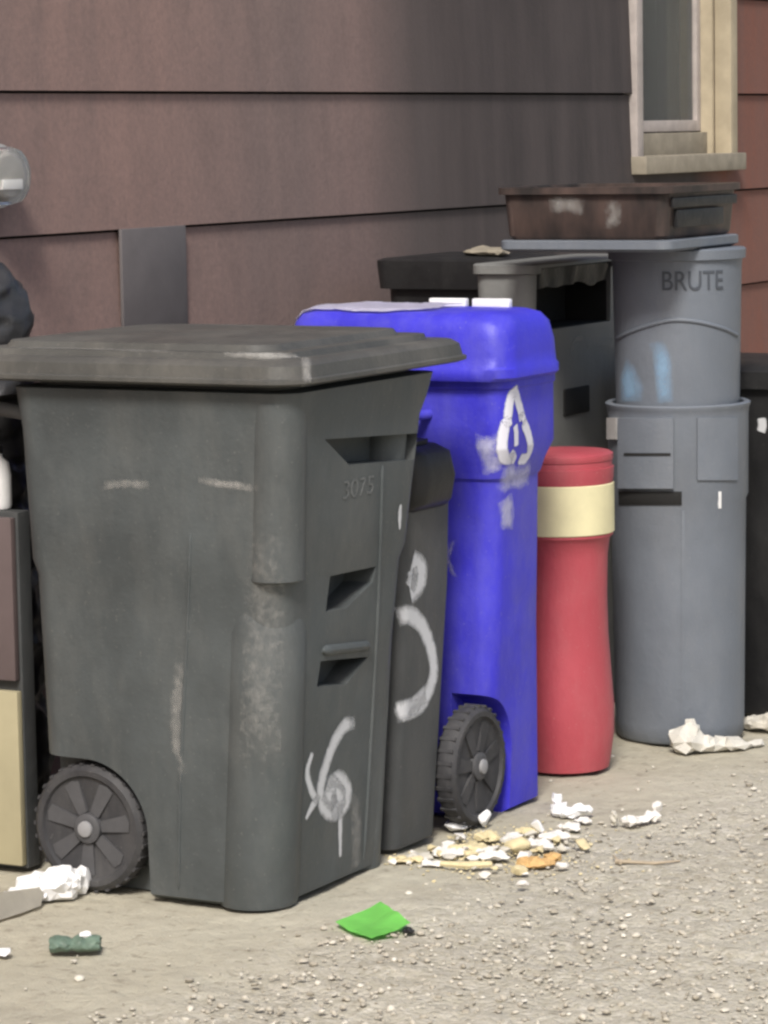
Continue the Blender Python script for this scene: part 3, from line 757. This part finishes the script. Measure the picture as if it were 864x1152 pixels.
strip_box('handle_slot', 697, 767, 553, 568, g1v, .003, MAT['pit'], o_g1, G1, 12, 2)
strip_box('handle_slot', 707, 755, 509, 512, g1v, .018, MAT['pit'], o_g1, G1, 10, 1)
strip_box('handle', 784, 828, 470, 540, g1v, .006, MAT['brute'], G1, G1)
strip_box('mould_line', 767, 770, 575, 835, g1v, .003, MAT['brute'], o_g1, G1, 1, 12)
strip_box('grip', 687, 697, 470, 494, g1v, .012, MAT['metergrey'], G1, G1, 4, 4, 'pale worn grip tab')
strip_box('drip_mark', 808, 811, 553, 572, g1v, .002, MAT['white'], o_g1, G1, 1, 2)
# upper can
t0 = rimz-.02; t1 = zb_(281)
G2 = thing('round_can', 'slate grey can with dark lettering and blue smears, nested in the lower can', 'round can', (bc.x, bc.y, rimz-.28))
bm = new_bm()
lathe(bm, bc.x, bc.y, [(RB(62), rimz-.28), (RB(69), rimz-.02), (RB(69.5), rimz+.02), (RB(72), t1-.05), (RB(73), t1-.03), (RB(76.5), t1-.028), (RB(77), t1-.004), (RB(75), t1)], 80)
g2v = bvh_of(bm.copy()); o_g2 = finish('body', bm, MAT['brute'], G2, G2, 40)
bm = new_bm(); hp = []
for p in smooth_path([(695, 380), (715, 371), (745, 362), (765, 360), (790, 363), (815, 370), (829, 377)], 8):
    h = g2v.ray_cast(EYE, ray(p.x, p.y).normalized())
    if h[0] is not None: hp.append(h[0])
tube(bm, hp, .006, 8); finish('arched_ridge', bm, MAT['brute'], o_g2, G2, 60)
tm = text_mesh('BRUTE', .072, .002)
hc = g2v.ray_cast(EYE, ray(781, 326).normalized())[0]; a0 = math.atan2(hc.y-bc.y, hc.x-bc.x)
bmesh.ops.subdivide_edges(tm, edges=tm.edges[:], cuts=1)
for v in tm.verts:
    rr = (hc.xy-bc.xy).length + .0015 + v.co.z
    a = a0 + v.co.x*.83/rr; v.co = Vector((bc.x+rr*math.cos(a), bc.y+rr*math.sin(a), hc.z+v.co.y))
finish('lettering', tm, MAT['emboss'], o_g2, G2, 30)
paint('paint_smear', g2v, [([(740, 384), (745, 410), (747, 440), (748, 454)], .055), ([(700, 418), (708, 432), (710, 452)], .10)], MAT['paleblue'], o_g2, G2, 1.0, 'pale blue smears')
# grey tray and smoky tub on the upper can
yf = 3.275; cx_ = lambda px, y: y/math.tan(TH-math.atan((px-432)/F))
X0 = cx_(755, yf); Yr = X0*math.tan(TH-math.atan((567-432)/F)); X1 = cx_(836, yf)
tz0 = t1+.001
bm = new_bm(); rr_body(bm, [(tz0, X0+.01, X1-.01, yf+.01, Yr-.01, .03), (tz0+.008, X0-.006, X1+.006, yf-.006, Yr+.006, .035), (tz0+.028, X0-.006, X1+.006, yf-.006, Yr+.006, .035), (tz0+.031, X0, X1, yf, Yr, .03)], n=6)
single('flat_lid', bm, MAT['brute'], 'flat grey square lid lying on the upper grey can', 'lid', ((X0+X1)/2, (yf+Yr)/2, tz0))
tz0 += .0315; tz1 = aty(700, 208, (yf+Yr)/2).z
TB = thing('storage_tub', 'smoky brown plastic tub sitting on top of the stacked grey cans', 'storage tub', ((X0+X1)/2, (yf+Yr)/2, tz0))
w_ = .012
out = [ring_rr(X0+.02, X1-.02, yf+.02, Yr-.02, .03, tz0, 6), ring_rr(X0+.012, X1-.012, yf+.012, Yr-.012, .03, tz0+.01, 6), ring_rr(X0+.004, X1-.004, yf+.004, Yr-.004, .03, tz1-.02, 6),
       ring_rr(X0-.010, X1+.010, yf-.010, Yr+.010, .035, tz1-.018, 6), ring_rr(X0-.010, X1+.010, yf-.010, Yr+.010, .035, tz1, 6), ring_rr(X0+.008, X1-.008, yf+.008, Yr-.008, .03, tz1, 6), ring_rr(X0+.022, X1-.022, yf+.022, Yr-.022, .03, tz0+.008, 6)]
bm = new_bm(); loft(bm, out); bmesh.ops.recalc_face_normals(bm, faces=bm.faces); bm.normal_update(); _tb = bm.copy(); o_t = finish('tub_body', bm, MAT['smoky'], TB, TB, 35)
bm = new_bm(); box(bm, X0+.03, X1-.03, yf+.0-.006, yf+.0+.002, tz1-.055, tz1-.03, .002); box(bm, X0+.06, X1-.12, yf-.004, yf+.008, tz0+.03, tz0+.075, .002); finish('grip_recess', bm, MAT['black'], o_t, TB)
tbv = BVHTree.FromBMesh(_tb); 
paint('scuff_glint', tbv, [([(618, 232), (636, 229), (658, 236)], .05)], MAT['chalk_and_glint'], o_t, TB, .9)  # pale stroke paints a specular glint on the tub
paint('scuff_glint', tbv, [([(688, 225), (690, 240), (689, 258)], .05)], MAT['chalk_and_glint'], o_t, TB, .7)  # second painted glint, upright on the tub side

# ------------------------------------------------------------------ grey bin with an open front, and a black bin behind it
BX0, BX1, BY0, BY1 = 7.74, 8.42, 3.74, 3.925
C3 = thing('waste_bin', 'grey bin with dark open mouth on its front, behind the red can', 'waste bin', ((BX0+BX1)/2, (BY0+BY1)/2, 0))
zr = aty(650, 292, BY0).z; zs = aty(650, 363, BY0).z
bm = new_bm(); rr_body(bm, [(0, BX0+.06, BX1-.05, BY0+.04, BY1-.02, .03), (.012, BX0+.045, BX1-.035, BY0+.03, BY1-.015, .04), (zs-.01, BX0+.012, BX1-.01, BY0+.01, BY1-.006, .04), (zr-.03, BX0+.006, BX1-.006, BY0+.006, BY1-.004, .04),
    (zr-.026, BX0-.008, BX1+.008, BY0-.008, BY1+.004, .045), (zr-.004, BX0-.008, BX1+.008, BY0-.008, BY1+.004, .045), (zr, BX0, BX1, BY0, BY1, .04)], n=8)
cb = new_bm(); q0, q1 = aty(606, 302, BY0), aty(690, 361, BY0)
prism(cb, [Vector((q0.x, BY0-.1, q1.z)), Vector((q1.x, BY0-.1, q1.z)), Vector((q1.x, BY0-.1, q0.z)), Vector((q0.x, BY0-.1, q0.z))], Vector((0, .25, 0)))
b3 = boolean(bm, [cb]); c3v = bvh_of(b3); o_c3 = finish('body', b3, MAT['grey'], C3, C3, 32)
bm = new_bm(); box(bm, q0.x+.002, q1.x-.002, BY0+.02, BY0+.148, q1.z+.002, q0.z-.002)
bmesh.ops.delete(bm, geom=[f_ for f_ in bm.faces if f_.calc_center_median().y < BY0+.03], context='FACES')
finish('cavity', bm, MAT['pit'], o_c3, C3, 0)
lo, hi = q1.z, q0.z
bm = new_bm(); rows = []; nx = 26          # flap of black liner hanging in the mouth
for i in range(nx+1):
    row = []
    for k in range(7):
        x = q0.x+.01+(q1.x-q0.x-.02)*i/nx; z_ = hi-.004-(hi-lo)*(.30+.16*noise.noise(Vector((x*9, 1, 2))))*k/6
        row.append(bm.verts.new((x, BY0+.012+.012*noise.noise(Vector((x*22, z_*9, 4)))+.006*k/6, z_)))
    rows.append(row)
for a, c in zip(rows, rows[1:]):
    for k in range(6): bm.faces.new((a[k], a[k+1], c[k+1], c[k]))
bmesh.ops.solidify(bm, geom=bm.faces[:], thickness=.002); finish('liner_flap', bm, MAT['bag'], C3, C3, 50)
hm = new_bm()
def frontbox(bm, px0, px1, py0, py1, y, d):
    a, c = aty(px0, py0, y), aty(px1, py1, y); box(bm, a.x, c.x, y-d, y+.03, c.z, a.z, .006)
frontbox(hm, 633, 662, 438, 463, BY0+.015, .006); finish('grab_slot', hm, MAT['pit'], o_c3, C3)
paint('moulded_arrow', c3v, [([(641, 402), (646, 384), (656, 381), (661, 392)], .02)], MAT['chalk_and_glint'], o_c3, C3, .8)
paint('moulded_bar', c3v, [([(668, 386), (680, 385), (690, 386)], .03)], MAT['chalk_and_glint'], o_c3, C3, .6)
EX0, EX1, EY0, EY1 = 7.96, 8.36, 3.955, 4.325
C5 = thing('wheeled_bin', 'black lidded bin against the wall behind the blue bin', 'wheeled bin', ((EX0+EX1)/2, (EY0+EY1)/2, 0))
ez = atx(480, 291, EX0).z
bm = new_bm(); rr_body(bm, [(0, EX0+.06, EX1-.06, EY0+.05, EY1-.05, .03), (.012, EX0+.045, EX1-.045, EY0+.04, EY1-.04, .04), (ez-.07, EX0+.012, EX1-.012, EY0+.012, EY1-.012, .04)], n=8); finish('body', bm, MAT['black'], C5, C5)
bm = new_bm(); rr_body(bm, [(ez-.085, EX0-.008, EX1+.008, EY0-.008, EY1+.008, .04), (ez-.02, EX0-.014, EX1+.014, EY0-.014, EY1+.014, .04), (ez-.006, EX0-.014, EX1+.014, EY0-.014, EY1+.014, .04), (ez, EX0, EX1, EY0, EY1, .04), (ez+.006, EX0+.06, EX1-.06, EY0+.06, EY1-.06, .03)], n=8)
finish('lid', bm, MAT['black'], C5, C5)
sc_ = atx(556, 300, EX0+.05)
def lump(name, c, parts, mt, label, cat, faces, crease, seed):
    bm = new_bm()
    for dx, dy, rx, ry, rz in parts:
        r = bmesh.ops.create_icosphere(bm, subdivisions=2, radius=1)
        bmesh.ops.transform(bm, matrix=Matrix.Translation((c[0]+dx, c[1]+dy, c[2]+rz*.9)) @ Matrix.Diagonal((rx, ry, rz, 1)), verts=r['verts'])
    for v in bm.verts: v.co += noise.noise_vector(v.co*30+Vector((seed, 0, 0)))*crease
    for v in bm.verts: v.co.z = max(c[2]+.001, v.co.z)
    return single(name, bm, mt, label, cat, c, None, 20)
lump('paper_scrap', (EX0+.10, EY0+.075, ez+.004), [(0, 0, .06, .07, .012), (.03, .03, .04, .04, .014), (-.02, -.03, .03, .035, .012)], MAT['taupe'], 'crumpled tan paper on top of the black lidded bin', 'paper', 0, .010, 3)

# ------------------------------------------------------------------ black bin at the right edge
KX0, KX1, KY0, KY1 = 8.19, 8.62, 3.17, 3.68
C4 = thing('wheeled_bin', 'black bin cut by the right edge, beyond the grey cans', 'wheeled bin', ((KX0+KX1)/2, (KY0+KY1)/2, 0))
kz = aty(850, 410, KY0+.15).z
bm = new_bm(); rr_body(bm, [(0, KX0+.06, KX1-.06, KY0+.06, KY1-.04, .04), (.012, KX0+.045, KX1-.045, KY0+.045, KY1-.03, .05), (kz-.06, KX0+.01, KX1-.01, KY0+.01, KY1-.01, .05)], n=8)
k4v = bvh_of(bm.copy()); o4 = finish('body', bm, MAT['black'], C4, C4)
bm = new_bm(); rr_body(bm, [(kz-.059, KX0-.01, KX1+.01, KY0-.01, KY1+.01, .06), (kz-.012, KX0-.01, KX1+.01, KY0-.01, KY1+.01, .06), (kz, KX0+.01, KX1-.01, KY0+.01, KY1-.01, .05), (kz+.012, KX0+.06, KX1-.06, KY0+.06, KY1-.06, .05)], n=8); finish('lid', bm, MAT['black'], C4, C4)
paint('paint_spot', k4v, [([(857, 470), (858, 478), (856, 486)], .03)], MAT['paint'], o4, C4, 1.2, 'white paint spot')

# ------------------------------------------------------------------ left edge: cabinet, black bag, white jug
cc = atz(29, 984); QX, QY = cc.x, cc.y
CA = thing('cabinet', 'low cabinet with beige lower door and purplish brown upper panel at left edge', 'cabinet', (QX+.05, QY+.15, 0))
zc = atx(20, 577, QX).z; zm = atx(20, 772, QX).z
bm = new_bm(); box(bm, QX+.012, QX+.06, QY, QY+.30, .01, zc, .006); o_ca = finish('carcass', bm, MAT['cart_dark'], CA, CA)
bm = new_bm(); box(bm, QX-.008, QX+.0115, QY+.003, QY+.30, .02, zm-.012, .004); finish('lower_door', bm, MAT['beige'], CA, CA)
bm = new_bm(); box(bm, QX-.008, QX+.0115, QY+.006, QY+.30, zm+.012, zc-.012, .004); finish('upper_panel', bm, MAT['brownpanel'], CA, CA)
P = lambda px, py, x: atx(px, py, x)
BXc = QX+.22
e1, e2 = P(19, 340, BXc).y, P(26, 500, BXc).y; topz = P(5, 298, BXc).z
lobes('rubbish_bag', [(Vector((BXc, e2+.125, .22)), (.15, .13, .23), 0), (Vector((BXc+.01, e2+.125, .50)), (.15, .125, .26), .2), (Vector((BXc, e2+.12, .78)), (.14, .12, .26), .4), (Vector((BXc+.01, e1+.115, 1.0)), (.13, .115, .24), .2), (Vector((BXc, e1+.10, topz-.13)), (.10, .10, .14), .3), (Vector((BXc, e1+.11, topz-.01)), (.03, .035, .06), .3)], .011, MAT['bag'],
      'tall black plastic rubbish bag leaning on the wall behind the low cabinet', 'rubbish bag', .016, 13)
j = P(-3, 530, QX+.045)
JG = thing('plastic_jug', 'bright white plastic jug standing on the low cabinet', 'plastic jug', (j.x, j.y, zc))
bm = new_bm(); lathe(bm, j.x, j.y+.0, [(.028, zc+.002), (.031, zc+.01), (.031, j.z-.01), (.026, j.z+.02), (.013, j.z+.032), (.012, j.z+.04)], 32); finish('jug_body', bm, MAT['white'], JG, JG, 50)
bm = new_bm(); lathe(bm, j.x, j.y, [(.015, j.z+.0405), (.015, j.z+.055), (.013, j.z+.058)], 24); finish('cap', bm, MAT['black'], JG, JG, 40)

# ------------------------------------------------------------------ litter
def sheet(name, corners, bend, mt, label, cat, thick=.002, lift=.003, n=14, group=None, wob=.004):
    a, b_, c, d = [Vector(q) for q in corners]; bm = new_bm(); rows = []
    for i in range(n+1):
        row = []
        for k in range(n+1):
            u, v = i/n, k/n
            p = (a*(1-u)+b_*u)*(1-v) + (d*(1-u)+c*u)*v
            p.z += lift + bend*(4*(u-.5)**2)*.5 + wob*(.5+.5*noise.noise(p*25)); row.append(bm.verts.new(p))
        rows.append(row)
    for r1, r2 in zip(rows, rows[1:]):
        for k in range(n): bm.faces.new((r1[k], r1[k+1], r2[k+1], r2[k]))
    bmesh.ops.solidify(bm, geom=bm.faces[:], thickness=thick)
    ctr = (a+b_+c+d)/4; ctr.z = 0
    return single(name, bm, mt, label, cat, ctr, group, 40)
wad('plastic_bag', [(70, 1011, 0, .056, .05, .044, .2), (90, 1006, 0, .034, .03, .038, 0), (46, 1013, .0, .056, .045, .038, -.2), (20, 1018, 0, .045, .04, .022, 0), (-6, 1022, 0, .04, .05, .016, 0)], .0030, MAT['white'], 'crumpled bright white plastic bag against the near wheel', 'plastic bag', .014, 15, 1, faces=420)
sheet('card_sheet', [atz(-40, 1052), atz(46, 1022), atz(50, 1019)+FXY*.03+Vector((0, 0, .030)), atz(-40, 1049)+FXY*.04+Vector((0, 0, .062))], .002, MAT['kraft'], 'pale grey card leaning on the white bag at left edge', 'card')
gc = [atz(377, 1041, .004), atz(418, 1060), atz(462, 1047), atz(428, 1021, .020)]
bm = new_bm(); n = 16; rows = []
for i in range(n+1):
    row = []
    for k in range(n+1):
        u, v = i/n, k/n; p = (gc[0]*(1-u)+gc[1]*u)*(1-v) + (gc[3]*(1-u)+gc[2]*u)*v
        p.z += .003 + .016*max(0, v-.55)*2*(1-abs(u-.6)) + .010*abs(u-.45) + .003*noise.noise(p*30); row.append(bm.verts.new(p))
    rows.append(row)
for r1, r2 in zip(rows, rows[1:]):
    for k in range(n): bm.faces.new((r1[k], r1[k+1], r2[k+1], r2[k]))
bmesh.ops.solidify(bm, geom=bm.faces[:], thickness=.0012)
ctr = sum(gc, Vector())/4; ctr.z = 0
single('green_card', bm, MAT['green'], 'bright green card lying on the gravel', 'card', ctr, smooth=40)
wad('black_scrap', [(459, 1050, 0, .014, .016, .008, 0)], .002, MAT['black'], 'small black scrap tucked behind the green card', 'scrap', .005, 60, 3)
# crushed green can
k = atz(85, 1071)
TN = thing('drink_can', 'crushed dull green drink can on the dirt below the white bag', 'drink can', (k.x, k.y, 0))
L_ = 56*sR*.80; bm = new_bm(); rings = []
for i in range(25):
    t = i/24; o_ = RXY*(t-.5)*L_
    dent = .42*math.exp(-((t-.42)/.07)**2) + .22*math.exp(-((t-.70)/.05)**2) + (.14 if i in (0, 24) else .06 if i in (1, 23) else 0)
    ring = []
    for q in range(32):
        an = 2*math.pi*q/32; cy, sy = math.cos(an), math.sin(an)
        rad = .0275*(1 - dent*(.6+.4*sy) + 18*.01*noise.noise(Vector((t*7, cy*1.5, sy*1.5))))
        ring.append(Vector((k.x, k.y, .018)) + o_ + FXY*cy*rad + Vector((0, 0, 1))*sy*rad*.58 + RXY*.006*noise.noise(Vector((cy*2, sy*2, t*3))))
    rings.append(ring)
loft(bm, rings); finish('can_body', bm, MAT['greentin'], TN, TN, 30)
bm = new_bm(); chunk_bm(bm, Vector((k.x, k.y, .036))+RXY*.021, .014, .014, .008, 14); finish('white_tab', bm, MAT['white'], TN, TN, 30)
chunk('paper_scrap', 4, 1075, 22, 11, MAT['white'], 'small white scrap at the left edge below the card', 'scrap', deep=1.3)
wad('plastic_bag', [(772, 846, 0, .052, .045, .034, 0), (776, 845, .012, .036, .034, .046, .1), (780, 845, .04, .016, .018, .030, .2), (795, 845, 0, .040, .04, .022, 0), (822, 843, 0, .055, .045, .018, .2), (846, 840, 0, .03, .03, .011, 0)], .0036, MAT['dirtywhite'], 'soiled white plastic bag at the foot of the grey cans', 'plastic bag', .015, 13, 5, faces=190)
wad('paper_wad', [(852, 820, 0, .05, .06, .024, .2), (868, 822, 0, .04, .05, .03, .2)], .004, MAT['kraft'], 'grey wad of paper before the black bin', 'paper', .010, 14, 6, faces=160)
wad('napkin', [(630, 918, 0, .026, .025, .022, 0), (627, 914, .022, .016, .016, .016, 0), (652, 919, 0, .034, .028, .020, .3), (640, 921, 0, .03, .02, .014, 0)], .0026, MAT['white'], 'crumpled white napkin in front of the red can', 'napkin', .010, 20, 7, faces=190)
wad('tissue', [(712, 929, 0, .030, .026, .016, 0), (724, 927, 0, .024, .022, .012, 0), (734, 925, 0, .022, .02, .020, 0), (739, 918, .01, .012, .012, .016, 0)], .0026, MAT['paper'], 'crumpled off white tissue alone on the gravel', 'tissue', .009, 20, 8, faces=170)
wad('wrapper', [(690, 929, 0, .008, .014, .022, .5), (692, 926, 0, .010, .016, .014, .2)], .002, MAT['kraft'], 'small torn wrapper beside the off white tissue', 'wrapper', .005, 55, 9)
chunk('foam_piece', 514, 934, 34, 14, MAT['white'], 'flat white foam piece under the blue bin wheel', 'foam piece')
chunk('foam_piece', 546, 931, 20, 24, MAT['white'], 'white foam sliver at the front edge of the blue bin', 'foam piece', npts=10)
chunk('bread_piece', 583, 960, 36, 22, MAT['food'], 'largest pale yellow bread piece in the litter pile', 'bread', deep=.9, npts=26)
wad('food_piece', [(604, 974, 0, .050, .035, .010, .2), (622, 968, 0, .020, .02, .013, 0), (590, 972, 0, .02, .02, .011, 0)], .0026, MAT['food2'], 'flat orange brown food piece at the front of the litter pile', 'food', .007, 30, 10, faces=220)
bm = new_bm(); tube(bm, [atz(496, 976)+Vector((0, 0, .009)), atz(525, 978)+Vector((0, 0, .009)), atz(553, 976)+Vector((0, 0, .008))], [.006, .0085, .007], 7)
single('wooden_strip', bm, MAT['food'], 'long cream strip lying along the litter pile', 'strip', tuple(atz(525, 977)), smooth=30)
chunk('foam_piece', 608, 937, 24, 22, MAT['white'], 'angular white piece between the napkin and the bread', 'foam piece', npts=11)
random.seed(21)
spots = [(random.gauss(548, 52), random.gauss(960, 11), random.uniform(8, 20)) for _ in range(46)]
spots = [q for q in spots if q[1] > 930 and not (q[0] < 500 and q[1] < 957) and not (q[0] < 430)]
spots += [(452, 968, 14), (441, 972, 12), (466, 962, 11), (478, 968, 9), (487, 958, 12), (497, 964, 14), (508, 956, 10), (520, 960, 16), (532, 952, 12), (541, 962, 15), (553, 948, 9), (545, 940, 10), (562, 967, 10), (612, 951, 9), (620, 957, 12), (637, 941, 9), (626, 948, 11), (598, 944, 9),
         (472, 976, 8), (562, 976, 9), (590, 984, 9), (588, 999, 16), (488, 993, 7), (648, 930, 9), (532, 968, 10), (575, 941, 9), (634, 972, 7), (505, 968, 18), (515, 947, 9), (600, 960, 10), (648, 945, 12), (556, 957, 12), (528, 941, 7), (470, 970, 16), (460, 973, 8)]
clumps = [(470, 966, 30, .009), (505, 962, 36, .010), (532, 957, 30, .012), (556, 966, 34, .010), (575, 948, 28, .012), (604, 953, 30, .011), (622, 944, 34, .011), (592, 938, 26, .010), (640, 934, 26, .010), (548, 945, 26, .011), (486, 974, 26, .007), (450, 970, 28, .008), (655, 926, 22, .010)]
for i_, (px, py, w, hh) in enumerate(clumps):
    wad('food_scrap', [(px, py, 0, w*sR*.5, w*sR*.45, hh, 0), (px+w*.3, py+1, 0, w*sR*.3, w*sR*.3, hh*.7, 0)], .0022, random.choice([MAT['food'], MAT['paper'], MAT['food'], MAT['paper'], MAT['kraft']]),
        'small pale scrap of food waste in the litter pile before the blue bin', 'food scrap', .007, 34, 30+i_, 'pale food scraps before the blue bin', faces=110)
for px, py, w in spots:
    chunk('food_scrap', px, py, w*random.uniform(1.0, 1.6), w*random.uniform(.5, .85), random.choice([MAT['food'], MAT['food'], MAT['paper'], MAT['kraft'], MAT['paper']]),
          'small pale scrap of food waste in the litter pile before the blue bin', 'food scrap', 'pale food scraps before the blue bin', random.uniform(.7, 1.4), random.choice([9, 12, 18]))
bm = new_bm()
for i in range(420):
    px, py = random.gauss(545, 62), random.gauss(958, 16)
    if py < 925 or (px < 500 and py < 958): continue
    q = atz(px, py); sz = random.uniform(.0025, .0065); chunk_bm(bm, Vector((q.x, q.y, sz*.5)), sz, sz*random.uniform(.7, 1.3), sz*.6, 8)
o = finish('crumbs', bm, MAT['food'], smooth=30); o['kind'] = 'stuff'; o['label'] = 'fine pale crumbs strewn through the litter pile'
bm = new_bm(); P_ = [(693, 972), (710, 974), (735, 973), (765, 971)]
tube(bm, [atz(x, y)+Vector((0, 0, .006+.003*math.sin(i*2))) for i, (x, y) in enumerate(P_)], [.006, .004, .004, .002], 8)
tube(bm, [atz(698, 974)+Vector((0, 0, .006)), atz(690, 968)+Vector((0, 0, .012))], [.004, .002], 8)
single('twig', bm, MAT['twig'], 'thin pale twig lying on the gravel', 'twig', tuple(atz(730, 973)), smooth=60)

# ------------------------------------------------------------------ light
SD = Vector((-1.0, -.42, 1.15)).normalized()     # towards the light
world = bpy.data.worlds.new('World'); scene.world = world; world.use_nodes = True
nt = world.node_tree; bg = nt.nodes['Background']
sky = nt.nodes.new('ShaderNodeTexSky'); sky.sky_type = 'NISHITA'; sky.sun_disc = False
sky.sun_elevation = math.asin(SD.z); sky.sun_rotation = math.atan2(SD.x, SD.y)
sky.dust_density = 4; sky.ozone_density = 1
nt.links.new(sky.outputs['Color'], bg.inputs['Color']); bg.inputs['Strength'].default_value = .07
sun = bpy.data.lights.new('sun', 'SUN'); sun.energy = 1.85; sun.angle = math.radians(13); sun.color = (1, .965, .91)
so = bpy.data.objects.new('sun', sun); COL.objects.link(so); so.rotation_euler = (-SD).to_track_quat('-Z', 'Y').to_euler(); so.location = (0, 0, 6)
scene.view_settings.view_transform = 'Standard'; scene.view_settings.look = 'None'
scene.view_settings.exposure = .98; scene.view_settings.gamma = 1
scene.cycles.use_denoising = True
scene.cycles.filter_width = 2.6
